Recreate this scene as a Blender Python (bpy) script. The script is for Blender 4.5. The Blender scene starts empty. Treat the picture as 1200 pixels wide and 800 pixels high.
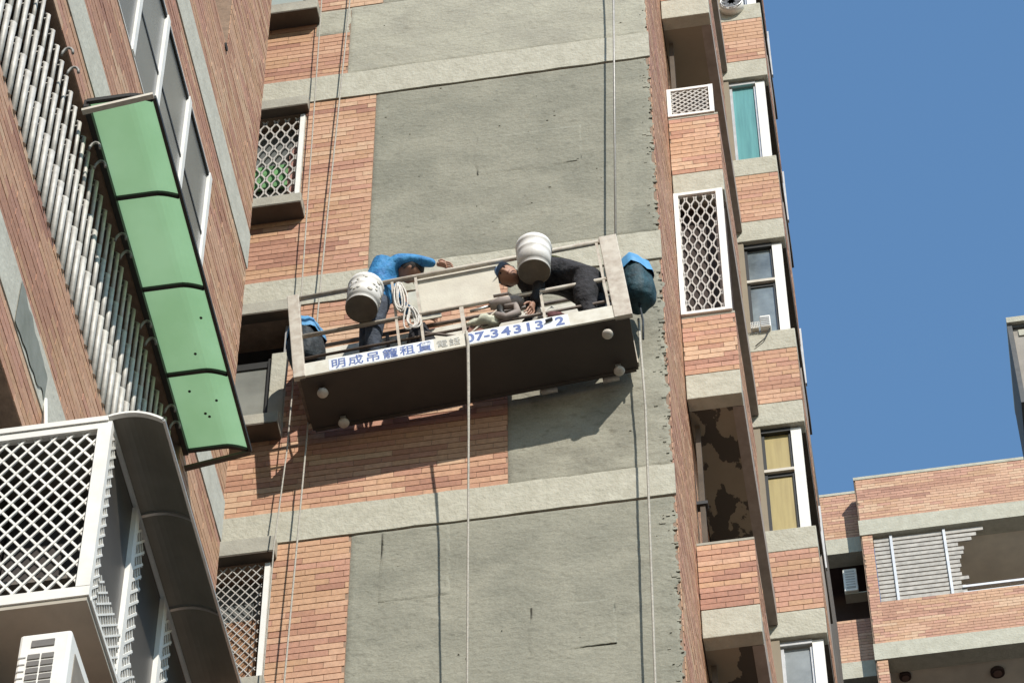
import bpy, bmesh, math, random
from mathutils import Vector, Matrix, noise
random.seed(7)
R = math.radians
sc = bpy.context.scene
col = sc.collection

# ------------------------------------------------------------------ camera
cam = bpy.data.cameras.new('camera')
cam.sensor_width = 36.0
cam.lens = 4101.2 / 1200 * 36
cam.clip_end = 3000
co = bpy.data.objects.new('camera', cam)
col.objects.link(co)
sc.camera = co
CAM = Vector((0, 0, 1.6))
yaw, pit, roll = -0.157818563, 0.905493566, -0.003917
fwd = Vector((math.sin(yaw) * math.cos(pit), math.cos(yaw) * math.cos(pit), math.sin(pit)))
rgt = Vector((math.cos(yaw), -math.sin(yaw), 0))
upv = rgt.cross(fwd)
r2 = math.cos(roll) * rgt + math.sin(roll) * upv
u2 = -math.sin(roll) * rgt + math.cos(roll) * upv
m = Matrix((r2, u2, -fwd)).transposed().to_4x4()
m.translation = CAM
co.matrix_world = m

# ------------------------------------------------------------------ light
SUN = Vector((.585, -1.0, .87)).normalized()          # towards the sun
world = bpy.data.worlds.new('World')
sc.world = world
world.use_nodes = True
wn = world.node_tree
sky = wn.nodes.new('ShaderNodeTexSky')
sky.sky_type = 'NISHITA'
sky.sun_disc = False
sky.sun_elevation = math.asin(SUN.z)
sky.sun_rotation = math.atan2(SUN.x, SUN.y)
sky.air_density = 2.3
sky.dust_density = 0.0
sky.ozone_density = 10.0
wn.nodes['Background'].inputs['Strength'].default_value = 0.15
wn.links.new(sky.outputs[0], wn.nodes['Background'].inputs[0])
sl = bpy.data.lights.new('sun', 'SUN')
sl.energy = 4.6
sl.angle = R(0.5)
sl.color = (1.0, 0.945, 0.86)
so = bpy.data.objects.new('sun', sl)
so.rotation_euler = (-SUN).to_track_quat('-Z', 'Y').to_euler()
so.location = (20, -30, 60)
col.objects.link(so)
sc.view_settings.view_transform = 'Standard'
sc.view_settings.look = 'None'
sc.view_settings.exposure = 0.14
sc.view_settings.gamma = 1.0
sc.view_settings.use_curve_mapping = False
sc.render.resolution_x = 1024
sc.render.resolution_y = 682

# ------------------------------------------------------------------ materials
MATS = {}
def mat(name, c, rough=.8, metal=0, var=.12, scale=8, bump=0, bscale=60, c2=None, spec=None, stretch=None, alpha=None, trans=0, mid=.5, detail=6):
    if name in MATS:
        return MATS[name]
    mt = bpy.data.materials.new(name)
    mt.use_nodes = True
    nt = mt.node_tree
    b = nt.nodes['Principled BSDF']
    b.inputs['Roughness'].default_value = rough
    b.inputs['Metallic'].default_value = metal
    if spec is not None:
        b.inputs['Specular IOR Level'].default_value = spec
    if trans:
        b.inputs['Transmission Weight'].default_value = trans
    tc = nt.nodes.new('ShaderNodeNewGeometry')
    vec = tc.outputs['Position']
    if stretch:
        mp = nt.nodes.new('ShaderNodeMapping')
        mp.inputs['Scale'].default_value = stretch
        nt.links.new(vec, mp.inputs[0])
        vec = mp.outputs[0]
    if var or c2:
        n = nt.nodes.new('ShaderNodeTexNoise')
        n.inputs['Scale'].default_value = scale
        n.inputs['Detail'].default_value = detail
        n.inputs['Roughness'].default_value = .62
        nt.links.new(vec, n.inputs['Vector'])
        rp = nt.nodes.new('ShaderNodeValToRGB')
        if c2 is None:
            lo = [max(0, x * (1 - var * 1.6)) for x in c]
            hi = [min(1, x * (1 + var * 1.6)) for x in c]
        else:
            lo, hi = c2, c
        rp.color_ramp.elements[0].position = mid - .2
        rp.color_ramp.elements[1].position = mid + .2
        rp.color_ramp.elements[0].color = (*lo, 1)
        rp.color_ramp.elements[1].color = (*hi, 1)
        nt.links.new(n.outputs['Fac'], rp.inputs[0])
        nt.links.new(rp.outputs[0], b.inputs['Base Color'])
    else:
        b.inputs['Base Color'].default_value = (*c, 1)
    if bump:
        n2 = nt.nodes.new('ShaderNodeTexNoise')
        n2.inputs['Scale'].default_value = bscale
        n2.inputs['Detail'].default_value = 5
        nt.links.new(vec, n2.inputs['Vector'])
        bp = nt.nodes.new('ShaderNodeBump')
        bp.inputs['Strength'].default_value = 1.0
        bp.inputs['Distance'].default_value = bump
        nt.links.new(n2.outputs['Fac'], bp.inputs['Height'])
        nt.links.new(bp.outputs[0], b.inputs['Normal'])
    MATS[name] = mt
    return mt

TONES = [(.50, .30, .205), (.55, .345, .235), (.45, .255, .175), (.60, .40, .28), (.39, .21, .15),
         (.53, .31, .23), (.62, .45, .315), (.48, .275, .20), (.57, .375, .245), (.52, .335, .21)]
TW = [9, 10, 7, 9, 3, 8, 7, 6, 9, 9]
TONES = [(a * .90, b * .80, c * .72) for a, b, c in TONES]
TILE = [mat('tile_%d' % i, c, .62, var=.10, scale=22, bump=.002, bscale=45) for i, c in enumerate(TONES)]
M_mortar = mat('mortar', (.27, .185, .13), .9, var=.15, scale=14, bump=.003)
M_band = mat('band_concrete', (.49, .47, .385), .9, var=.0, c2=(.385, .365, .29), scale=9, bump=.010, bscale=30)
M_bandw = mat('painted_band', (.58, .56, .475), .9, c2=(.45, .43, .36), scale=6, bump=.004, bscale=30)
M_hood = mat('hood_concrete', (.42, .40, .33), .9, c2=(.31, .29, .24), scale=7, bump=.004, bscale=40)
M_under = mat('soffit_shade_brown', (.10, .078, .058), .9, var=.15, scale=5)  # dark brown with the shade under hoods and sills put into it
M_white = mat('white_paint', (.80, .78, .73), .45, var=.05, scale=6)
M_cream = mat('cream_paint', (.66, .62, .54), .6, c2=(.50, .45, .37), scale=9)
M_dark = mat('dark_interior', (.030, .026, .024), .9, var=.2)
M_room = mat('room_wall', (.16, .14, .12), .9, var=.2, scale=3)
M_alu = mat('aluminium', (.55, .54, .52), .42, metal=.75, var=.08)
M_steel = mat('galvanised_bar', (.50, .475, .43), .55, metal=.1, var=.14, scale=16)
M_black = mat('black_frame', (.02, .02, .018), .5, var=0)
M_glass = mat('window_glass', (.16, .17, .165), .08, var=.12, scale=1.2, spec=.7)
M_asphalt = mat('asphalt', (.06, .06, .06), .9, var=.2, scale=1)

def plaster_mat(name, hi, lo, dark):
    mt = bpy.data.materials.new(name); mt.use_nodes = True
    nt = mt.node_tree; b = nt.nodes['Principled BSDF']; b.inputs['Roughness'].default_value = .95
    b.inputs['Specular IOR Level'].default_value = .2
    geo = nt.nodes.new('ShaderNodeNewGeometry')
    def nz(s, d, st=(1, 1, 1), dist=0):
        mp = nt.nodes.new('ShaderNodeMapping'); mp.inputs['Scale'].default_value = st
        nt.links.new(geo.outputs['Position'], mp.inputs[0])
        n = nt.nodes.new('ShaderNodeTexNoise'); n.inputs['Scale'].default_value = s; n.inputs['Detail'].default_value = d
        n.inputs['Distortion'].default_value = dist
        nt.links.new(mp.outputs[0], n.inputs['Vector']); return n.outputs['Fac']
    def ramp(f, p0, p1, c0, c1):
        r = nt.nodes.new('ShaderNodeValToRGB'); e = r.color_ramp.elements
        e[0].position, e[1].position = p0, p1; e[0].color, e[1].color = (*c0, 1), (*c1, 1)
        nt.links.new(f, r.inputs[0]); return r.outputs[0]
    base = ramp(nz(2.1, 7, (.9, 1, 1.3), .5), .34, .66, [c * .97 for c in lo], [c * 1.03 for c in hi])
    spots = ramp(nz(11, 7, (.9, 1, 1.5), .3), .56, .74, (1, 1, 1), dark)
    fine = ramp(nz(70, 4), .3, .7, (.86, .86, .85), (1.06, 1.06, 1.05))
    mx = nt.nodes.new('ShaderNodeMixRGB'); mx.blend_type = 'MULTIPLY'; mx.inputs[0].default_value = 1
    nt.links.new(base, mx.inputs[1]); nt.links.new(spots, mx.inputs[2])
    m2 = nt.nodes.new('ShaderNodeMixRGB'); m2.blend_type = 'MULTIPLY'; m2.inputs[0].default_value = 1
    nt.links.new(mx.outputs[0], m2.inputs[1]); nt.links.new(fine, m2.inputs[2])
    nt.links.new(m2.outputs[0], b.inputs['Base Color'])
    bp = nt.nodes.new('ShaderNodeBump'); bp.inputs['Strength'].default_value = 1; bp.inputs['Distance'].default_value = .010
    nt.links.new(nz(20, 8, (.9, 1, 1.3), .3), bp.inputs['Height']); nt.links.new(bp.outputs[0], b.inputs['Normal'])
    return mt
M_pl_light = plaster_mat('plaster_light', (.42, .405, .33), (.36, .345, .285), (.82, .81, .80))
M_pl_grey = plaster_mat('plaster_grey', (.305, .295, .24), (.25, .245, .20), (.78, .78, .78))
M_pl_rough = plaster_mat('plaster_rough', (.36, .345, .28), (.25, .24, .195), (.70, .68, .66))

# ------------------------------------------------------------------ mesh helpers
class MB:
    def __init__(s):
        s.v, s.f, s.mi, s.sm = [], [], [], []
    def quad(s, a, b, c, d, mi=0):
        n = len(s.v); s.v += [tuple(a), tuple(b), tuple(c), tuple(d)]; s.f.append((n, n + 1, n + 2, n + 3)); s.mi.append(mi); s.sm.append(False)
    def box(s, x0, x1, y0, y1, z0, z1, mi=0):
        s.hexa([(x0, y0, z0), (x1, y0, z0), (x1, y1, z0), (x0, y1, z0), (x0, y0, z1), (x1, y0, z1), (x1, y1, z1), (x0, y1, z1)], mi); return s
    def hexa(s, p, mi=0):
        n = len(s.v); s.v += [tuple(q) for q in p]
        for f in ((0, 3, 2, 1), (4, 5, 6, 7), (0, 1, 5, 4), (1, 2, 6, 5), (2, 3, 7, 6), (3, 0, 4, 7)):
            s.f.append(tuple(n + i for i in f)); s.mi.append(mi); s.sm.append(False)
    def bar(s, a, b, w, h=None, up=(0, 0, 1), mi=0):
        a, b = Vector(a), Vector(b); d = (b - a).normalized(); h = h or w
        u = Vector(up)
        if abs(d.dot(u)) > .98: u = Vector((0, 1, 0))
        r = d.cross(u).normalized(); t = r.cross(d).normalized()
        c = [(-1, -1), (1, -1), (1, 1), (-1, 1)]
        s.hexa([a + r * i * w / 2 + t * j * h / 2 for i, j in c] + [b + r * i * w / 2 + t * j * h / 2 for i, j in c], mi)
        return s
    def tube(s, pts, r, n=8, mi=0, cap=True):
        pts = [Vector(p) for p in pts]; rs = r if isinstance(r, (list, tuple)) else [r] * len(pts)
        base = len(s.v); pr = None
        for i, p in enumerate(pts):
            d = (pts[min(i + 1, len(pts) - 1)] - pts[max(i - 1, 0)]).normalized()
            if pr is None:
                u = Vector((0, 0, 1)) if abs(d.z) < .9 else Vector((0, 1, 0))
                pr = d.cross(u).normalized()
            pr = (pr - d * pr.dot(d)).normalized(); t = d.cross(pr)
            for k in range(n):
                a = 2 * math.pi * k / n
                s.v.append(tuple(p + (pr * math.cos(a) + t * math.sin(a)) * rs[i]))
        for i in range(len(pts) - 1):
            for k in range(n):
                k2 = (k + 1) % n
                s.f.append((base + i * n + k, base + i * n + k2, base + (i + 1) * n + k2, base + (i + 1) * n + k)); s.mi.append(mi); s.sm.append(n > 5)
        if cap:
            s.f.append(tuple(base + k for k in reversed(range(n)))); s.mi.append(mi); s.sm.append(False)
            e = base + (len(pts) - 1) * n
            s.f.append(tuple(e + k for k in range(n))); s.mi.append(mi); s.sm.append(False)
        return s
    def lathe(s, c, prof, n=24, mi=0):
        base = len(s.v); c = Vector(c)
        for r, z in prof:
            for k in range(n):
                a = 2 * math.pi * k / n
                s.v.append((c.x + r * math.cos(a), c.y + r * math.sin(a), c.z + z))
        for i in range(len(prof) - 1):
            for k in range(n):
                k2 = (k + 1) % n
                s.f.append((base + i * n + k, base + i * n + k2, base + (i + 1) * n + k2, base + (i + 1) * n + k)); s.mi.append(mi); s.sm.append(True)
        return s
    def build(s, name, mats, parent=None, bevel=0, wpos=True):
        me = bpy.data.meshes.new(name)
        me.from_pydata(s.v, [], s.f)
        if not isinstance(mats, (list, tuple)): mats = [mats]
        for mm in mats: me.materials.append(mm)
        me.polygons.foreach_set('material_index', s.mi)
        me.polygons.foreach_set('use_smooth', s.sm)
        if len(s.f) < 20000:
            bm = bmesh.new(); bm.from_mesh(me); bmesh.ops.recalc_face_normals(bm, faces=bm.faces)
            if bevel:
                bmesh.ops.remove_doubles(bm, verts=bm.verts, dist=1e-5)
                bmesh.ops.bevel(bm, geom=[e for e in bm.edges if e.calc_face_angle(0) > .6], offset=bevel, segments=2, affect='EDGES', profile=.5)
            bm.to_mesh(me); bm.free()
        me.update()
        return link(name, me, parent)

def link(name, me, parent=None):
    o = bpy.data.objects.new(name, me); col.objects.link(o)
    if parent is not None: setpar(o, parent)
    return o
WM = {}
def wmat(p):
    mm = p.matrix_basis.copy()
    if p.parent is not None: mm = wmat(p.parent) @ p.matrix_parent_inverse @ mm
    return mm
def setpar(o, p):
    o.parent = p
    q = p
    while q is not None:
        if q.get('local'): return
        q = q.parent
    o.matrix_parent_inverse = wmat(p).inverted()
def tag(o, label, cat, group=None):
    o['label'] = label; o['category'] = cat
    if group: o['group'] = group
    return o
def thing(name, label, cat, loc=(0, 0, 0), group=None, local=False, rot=None):
    o = bpy.data.objects.new(name, None); col.objects.link(o); o.location = loc
    o.empty_display_size = .2
    if rot: o.rotation_euler = rot
    if local: o['local'] = 1
    return tag(o, label, cat, group)
def struct(o):
    o['kind'] = 'structure'; return o
def stuff(o):
    o['kind'] = 'stuff'; return o
def B(name, mt, parent, *bx, bevel=0):
    mb = MB()
    for b in bx: mb.box(*b)
    return mb.build(name, mt, parent, bevel)

# ------------------------------------------------------------------ tiles
TL, TH, JT = .227, .060, .0085
rt = random.Random(3)
def tile_rects(u0, u1, v0, v1, holes=()):
    """running-bond courses of wall tiles clipped to a rectangle"""
    out = []
    nrow = max(1, round((v1 - v0) / (TH + JT))); h = (v1 - v0) / nrow
    prev = [0] * 400
    for i in range(nrow):
        a, b = v0 + i * h + JT / 2, v0 + (i + 1) * h - JT / 2
        off = (i % 2) * .5 * (TL + JT) + rt.uniform(-.03, .03)
        u = u0 - off; tone = rt.choices(range(10), TW)[0]; k = 0
        while u < u1:
            s, e = max(u, u0), min(u + TL, u1)
            if rt.random() > .5: tone = rt.choices(range(10), TW)[0]
            if rt.random() < .25: tone = prev[k]
            prev[k] = tone
            segs = [(s, e)]
            for h0, h1, g0, g1 in holes:
                if a < g1 and b > g0:
                    segs = [q for p0, p1 in segs for q in ((p0, min(p1, h0)), (max(p0, h1), p1)) if q[1] - q[0] > .001]
            for p0, p1 in segs:
                if p1 - p0 > .02: out.append((p0, p1, a, b, tone))
            u += TL + .0045; k += 1
    return out
def tile_box(t, plane, axis, sgn, depth=.007):
    s, e, a, b, tone = t
    p = plane + rt.uniform(-.0015, .0015)
    q = plane - sgn * depth
    if axis == 'Y': return (s, e, min(p, q), max(p, q), a, b)
    return (min(p, q), max(p, q), s, e, a, b)
UNIT = {}
def unit_tile(tone):
    if tone not in UNIT:
        mb = MB().box(-.5, .5, -.5, .5, -.5, .5)
        o = mb.build('brick', TILE[tone]); UNIT[tone] = o.data; bpy.data.objects.remove(o)
    return UNIT[tone]
def lay_tiles(lst, parent, nind=0, key=None, name='brick_field'):
    """lst: (tile, plane, axis, sgn); the first nind (by key) become single bricks"""
    if key: lst = sorted(lst, key=key)
    ind, rest = lst[:nind], lst[nind:]
    for t, pl, ax, sg in ind:
        b = tile_box(t, pl, ax, sg)
        o = bpy.data.objects.new('brick', unit_tile(t[4])); col.objects.link(o)
        o.location = ((b[0] + b[1]) / 2, (b[2] + b[3]) / 2, (b[4] + b[5]) / 2)
        o.scale = (b[1] - b[0], b[3] - b[2], b[5] - b[4])
        setpar(o, parent)
    if rest:
        mb = MB()
        for t, pl, ax, sg in rest: mb.box(*tile_box(t, pl, ax, sg), t[4])
        stuff(mb.build(name, TILE, parent))

# lattice of crossed diagonal bars on a rectangle
def lattice(mb, o, u, v, du, dv, pitch, w, t, mi=0, asp=1.0):
    """o origin, unit vectors u,v, size du x dv; asp = cell height / width"""
    o, u, v = Vector(o), Vector(u), Vector(v); nrm = u.cross(v)
    for sg in (1, -1):
        k = -dv / asp
        while k < du + dv / asp:
            # line: x = k + sg*y/asp
            y0, y1 = 0, dv
            x0, x1 = (k, k + dv / asp) if sg == 1 else (k + dv / asp, k)
            pts = []
            lo, hi = 0.0, 1.0
            dx = x1 - x0
            if abs(dx) > 1e-9:
                ta, tb = (0 - x0) / dx, (du - x0) / dx
                lo, hi = max(lo, min(ta, tb)), min(hi, max(ta, tb))
            if hi - lo > .01:
                a = o + u * (x0 + dx * lo) + v * (dv * lo); b = o + u * (x0 + dx * hi) + v * (dv * hi)
                mb.bar(a + nrm * t * sg * .25, b + nrm * t * sg * .25, w, t, up=nrm)
            k += pitch
    return mb

def wavegrille(mb, x0, x1, y, z0, z1, pitch, cell, w, t):
    n = max(2, round((x1 - x0) / pitch)); p = (x1 - x0) / n; m_ = max(2, round((z1 - z0) / cell)) * 6
    for i in range(n + 1):
        sg = 1 if i % 2 else -1; prev = None
        for j in range(m_ + 1):
            q = j / 6 * math.pi
            x = x0 + i * p + sg * p * .40 * math.sin(q); x = min(x1, max(x0, x)); z = z0 + (z1 - z0) * j / m_
            if prev: mb.bar(prev, (x, y, z), w * (1 + .55 * abs(math.sin(q - math.pi / 12)) ** 2), t, up=(0, 1, 0))
            prev = (x, y, z)
    return mb

# ================================================================== SETTING
g = MB(); g.quad((-400, -400, 0), (400, -400, 0), (400, 400, 0), (-400, 400, 0))
struct(g.build('ground', mat('asphalt_paving', (.055, .055, .053), .9, var=.2, scale=.6)))

# ================================================================== TOWER (gondola facade and the stepped balconies beside it)
FY, FX1 = 18.0, -1.56
tower = thing('apartment_tower', 'tall brick tiled apartment tower with grey cement patches and pale concrete bands', 'building', (-3.5, 20, 0))
WO = [(30.36, 31.9), (27.15, 28.69), (24.06, 25.55), (20.9, 22.41)]       # window openings z0..z1
WX0, WX1 = -6.1, -4.80
mb = MB()
BY = FY + .006
mb.box(WX1, FX1 - .006, BY, BY + .3, 12, 38)
mb.box(-9, WX0, BY, BY + .3, 12, 38)
zs = [12] + [z for w in sorted(WO) for z in w] + [38]
for i in range(0, len(zs), 2): mb.box(WX0, WX1, BY, BY + .3, zs[i], zs[i + 1])
mb.build('facade_wall', M_mortar, tower)
B('facade_base', M_mortar, tower, (-9, FX1 - .006, BY, BY + .3, 0, 12))
B('core', M_room, tower, (-9, FX1 - .21, FY + .9, 26, 0, 38.2))
B('core_top', M_hood, tower, (-9, FX1 - .006, BY, 26, 38.21, 38.6))
# return wall X = FX1
B('return_wall', M_mortar, tower, (FX1 - .206, FX1 - .006, BY + .3, 26, 0, 38.2))
BANDS = [(22.605, 22.975), (25.715, 26.112), (28.848, 29.25)]
WB = []
for z0, z1 in [(19.48, 19.85)] + BANDS:
    mb = MB(); n = 60; x0, x1 = -6.6, FX1 + .004
    # front face with slightly wavy, chipped edges
    def yy(x, z): return FY - .014 + noise.noise(Vector((x * 2, z * 3, 1))) * .004
    prevp = None
    for i in range(n + 1):
        x = x0 + (x1 - x0) * i / n
        a = z0 + noise.noise(Vector((x * 4, z0, 5))) * .008 + (noise.noise(Vector((x * 13, z0, 9))) * .006 if x > -4.2 else 0)
        b = z1 + noise.noise(Vector((x * 4, z1, 7))) * .008 + (noise.noise(Vector((x * 13, z1, 2))) * .006 if x > -4.2 else 0)
        p = [(x, FY + .01, a), (x, yy(x, a), a), (x, yy(x, b), b), (x, FY + .01, b)]
        if prevp:
            for j in range(3): mb.quad(prevp[j], p[j], p[j + 1], prevp[j + 1])
        prevp = p
    mb.quad(*prevp)
    mb.build('concrete_band', M_band, tower)
# cement patches, displaced sheets with ragged borders
def plaster(x0, x1, z0, z1, mt, seed, amp=.004, y=FY - .004, rag=.012, ragr=.03, ridge=0, name='cement_patch'):
    nx, nz = int((x1 - x0) / .022), int((z1 - z0) / .022)
    mb = MB(); vs = []
    for j in range(nz + 1):
        for i in range(nx + 1):
            u, v = i / nx, j / nz
            x, z = x0 + (x1 - x0) * u, z0 + (z1 - z0) * v
            if i == 0: x += noise.noise(Vector((z * 9, seed, 0))) * rag * .4 + (noise.noise(Vector((z * 2.3, seed, 6))) * rag * 2 if rag > .03 else 0)
            if i == nx: x += noise.noise(Vector((z * 7, seed, 3))) * ragr - abs(noise.noise(Vector((z * 21, seed, 8)))) * ragr
            if j in (0, nz): z += noise.noise(Vector((x * 7, seed, j))) * rag * .5 + (noise.noise(Vector((x * 2.1, seed, j + 6))) * rag * 2 if rag > .03 and not (j == nz and z1 > 22.58 and z1 < 22.6) else 0)
            d = noise.noise(Vector((x * 1.3, z * 2.2, seed))) * amp + noise.noise(Vector((x * 6, z * 9, seed + 4))) * amp * .6 + noise.noise(Vector((x * 22, z * 30, seed + 9))) * amp * .35
            q = noise.noise(Vector((x * 2.0 + seed, z * 5, 3.3)))
            if ridge and q > .3: d -= (q - .3) * ridge
            if i in (0, nx) or j in (0, nz): yv = FY + .004
            else: yv = y + d
            vs.append((x, yv, z))
    mb.v = vs
    for j in range(nz):
        for i in range(nx):
            a = j * (nx + 1) + i
            mb.f.append((a, a + 1, a + nx + 2, a + nx + 1)); mb.mi.append(0); mb.sm.append(True)
    return mb.build(name, mt, tower)
plaster(-4.43, FX1 - .004, 29.262, 30.415, M_pl_light, 1, amp=.006)
plaster(-4.12, FX1 - .004, 30.418, 34.0, M_pl_light, 2, amp=.006)
plaster(-4.765, -4.433, 29.985, 30.405, M_pl_light, 3)
plaster(-4.14, FX1 - .012, 26.122, 28.838, M_pl_grey, 4, amp=.004, ragr=.07)
plaster(-2.90, FX1 - .010, 22.985, 25.706, M_pl_rough, 5, amp=.007, ragr=.05, ridge=.03)
plaster(-4.165, FX1 - .012, 19.86, 22.596, M_pl_grey, 6, amp=.006, ragr=.07, ridge=.02)
# thicker trowelled skin on part of the lower patch
plaster(-3.94, -3.35, 21.74, 22.592, M_pl_grey, 14, amp=.004, y=FY - .008, rag=.05, ragr=.05)
plaster(-2.75, -2.05, 20.95, 21.5, M_pl_grey, 17, amp=.004, y=FY - .008, rag=.09, ragr=.09)
plaster(-3.2, -2.2, 27.3, 27.9, M_pl_grey, 18, amp=.003, y=FY - .007, rag=.10, ragr=.10)
# broken mortar crumbs left along the corner
mb = MB(); rc = random.Random(5)
for i in range(260):
    z = rc.uniform(20, 31)
    if any(a - .02 < z < b + .02 for a, b in BANDS): continue
    x = FX1 - abs(rc.gauss(0, .05)) - .005
    s = rc.uniform(.003, .016) * rc.choice((.6, 1, 1.5))
    mb.box(x - s, min(FX1 - .001, x + s), FY - rc.uniform(.004, .014), FY + .003, z - s * .6, z + s * .6)
stuff(mb.build('mortar_crumb', [M_pl_rough], tower))
mb = MB()
for i in range(70):
    x, z = rc.uniform(-4.1, -1.7), rc.uniform(20, 30.6)
    if any(a - .05 < z < b + .05 for a, b in BANDS): continue
    if 22.97 < z < 25.7 and x < -2.85: continue
    s = rc.uniform(.004, .016)
    mb.hexa([(x - s, FY, z - s * .5), (x + s, FY, z - s * .5), (x + s, FY + .003, z - s * .5), (x - s, FY + .003, z - s * .5),
             (x - s * .6, FY - .010, z + s * .1), (x + s * .5, FY - .011, z + s * .0), (x + s, FY, z + s * .8), (x - s, FY, z + s * .8)])
stuff(mb.build('plaster_lump', [M_pl_rough], tower))

# facade tiles
holes = [(WX0 - .01, WX1 + .0, a - .02, b + .02) for a, b in WO]
FT = []
def ftiles(x0, x1, z0, z1):
    for t in tile_rects(x0, x1, z0, z1, holes): FT.append((t, FY, 'Y', -1))
ftiles(-6.4, -4.17, 19.86, 22.60)
ftiles(-6.4, -2.905, 22.98, 25.71)
ftiles(-6.4, -4.145, 26.118, 28.842)
ftiles(-6.4, -4.435, 29.256, 29.98)
ftiles(-6.4, -4.77, 29.98, 30.41)
ftiles(-6.4, -4.125, 30.42, 33.5)
for z0, z1 in ((19.86, 22.60), (22.98, 25.71), (26.118, 28.842), (29.256, 33.5)):    # return wall tiles
    for t in tile_rects(FY + .003, 21.4, z0, z1): FT.append((t, FX1, 'X', 1))
for z0, z1 in [(22.605, 22.975), (25.715, 26.112), (28.848, 29.25)]:
    for t in tile_rects(FY + .02, 21.4, z0, z1): FT.append((t, FX1 - .001, 'X', 1))
def fkey(q):
    t, pl, ax, sg = q
    if ax == 'X': return 1e3 + t[2]
    c = (t[0] + t[1]) / 2; z = (t[2] + t[3]) / 2
    # tiles that stand clear of the wing, windows and platform come first
    if c < -5.12 or z < 20.6 or z > 31: return 500 + abs(z - 25)
    if 23.55 < z < 25.3 and c > -4.4: return 300 + z
    return -(t[1] - t[0])
# hoods, sills, windows of the facade
sillz = [30.36, 27.15, 24.06, 20.9]
def hood(z0, z1, x1, y0=FY - .10):
    mb = MB().box(-6.2, x1, y0, FY + .02, z0 + .012, z1); mb.build('window_hood', M_hood, tower, bevel=.006)
    B('hood_soffit', M_under, tower, (-6.199, x1 - .004, y0 + .004, FY + .12, z0, z0 + .010))  # thin dark sheet, hood shade painted in
hood(28.692, 28.846, -4.775); hood(25.553, 25.713, -4.765); hood(22.413, 22.603, -4.765); hood(31.8, 31.97, -4.775)
def sill(zt, x1, h=.14, d=.19):
    B('window_sill', M_hood, tower, (-6.2, x1, FY - d, FY + .12, zt - h + .012, zt), bevel=.006)
    B('sill_soffit', M_under, tower, (-6.199, x1 - .004, FY - d + .004, FY + .005, zt - h, zt - h + .010))  # dark sheet colours in the shade below the sill
sill(30.36, -4.73, .16); sill(27.15, -4.745); sill(24.06, -4.80); sill(20.9, -4.75)
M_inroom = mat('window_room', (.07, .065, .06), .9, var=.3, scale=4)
for k, (z0, z1) in enumerate(WO):
    w = B('window', M_white if k != 2 else M_alu, tower,
          (WX1 - .055, WX1 - .012, FY - .012 if k in (1, 3) else FY + .05, FY + .09, z0 + .002, z1 - .03),
          (WX0, WX1 - .055, FY + .03, FY + .08, z0 + .002, z0 + .03), (-5.45, -5.41, FY + .035, FY + .08, z0 + .03, z1 - .03))
    B('jamb', M_hood, w, (WX1 - .012, WX1 + .004, FY + .012, FY + .32, z0 + .001, z1))
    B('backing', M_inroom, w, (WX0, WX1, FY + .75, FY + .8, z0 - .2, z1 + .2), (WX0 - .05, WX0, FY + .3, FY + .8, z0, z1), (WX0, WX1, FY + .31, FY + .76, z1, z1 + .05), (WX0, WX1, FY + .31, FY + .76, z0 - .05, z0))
    if k == 0:
        B('pane', mat('frosted_pane', (.36, .40, .36), .35, var=.08, scale=2), w, (WX0, WX1 - .14, FY + .06, FY + .066, z0 + .03, z1 - .03))
    if k == 1:
        B('pane', M_glass, w, (WX0, WX1 - .06, FY + .16, FY + .166, z0 + .03, z1 - .03))
        # laundry and boxes stored behind the bars
        B('stored_cloth', mat('green_cloth', (.12, .28, .11), .9, var=.3, scale=12), w, (-5.4, -4.92, FY + .105, FY + .14, 27.72, 28.05))
        B('stored_box', mat('orange_card', (.42, .25, .09), .9, var=.25, scale=10), w, (-5.3, -4.98, FY + .10, FY + .15, 27.18, 27.42))
        B('stored_bag', mat('pink_cloth', (.36, .20, .17), .9, var=.25, scale=10), w, (-4.96, -4.87, FY + .10, FY + .15, 27.6, 28.3))
    if k == 2:
        B('pane', mat('dusty_glass', (.22, .225, .20), .25, var=.16, scale=2.2), w, (WX0, -4.99, FY + .10, FY + .106, z0 + .04, 25.02))
        B('blind_box', M_black, w, (WX0, -4.96, FY + .085, FY + .135, 25.02, 25.10))
        B('stile', M_black, w, (-4.985, -4.955, FY + .06, FY + .12, z0 + .01, 25.1))
        B('pier', M_band, w, (-4.95, -4.815, FY + .02, FY + .2, z0 + .005, 25.12), bevel=.008)
    if k == 3:
        B('pane', M_glass, w, (WX0, WX1 - .06, FY + .2, FY + .206, z0 + .03, z1 - .03))
        B('curtain', mat('brown_curtain', (.33, .19, .10), .9, c2=(.20, .10, .06), scale=6), w, (-5.5, -4.9, FY + .10, FY + .15, 20.92, 21.85))
    if k in (1, 3):
        mb = MB()
        if k == 1: wavegrille(mb, WX0, WX1 - .06, FY + .02, z0 + .03, z1 - .03, .052, .10, .014, .010)
        else: lattice(mb, (WX0, FY + .0, z0 + .03), (1, 0, 0), (0, 0, 1), WX1 - .07 - WX0, z1 - z0 - .06, .078, .008, .008, asp=1.35)
        mb.build('grille', mat('grille_white', (.47, .44, .40), .5, var=.1), w)
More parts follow.
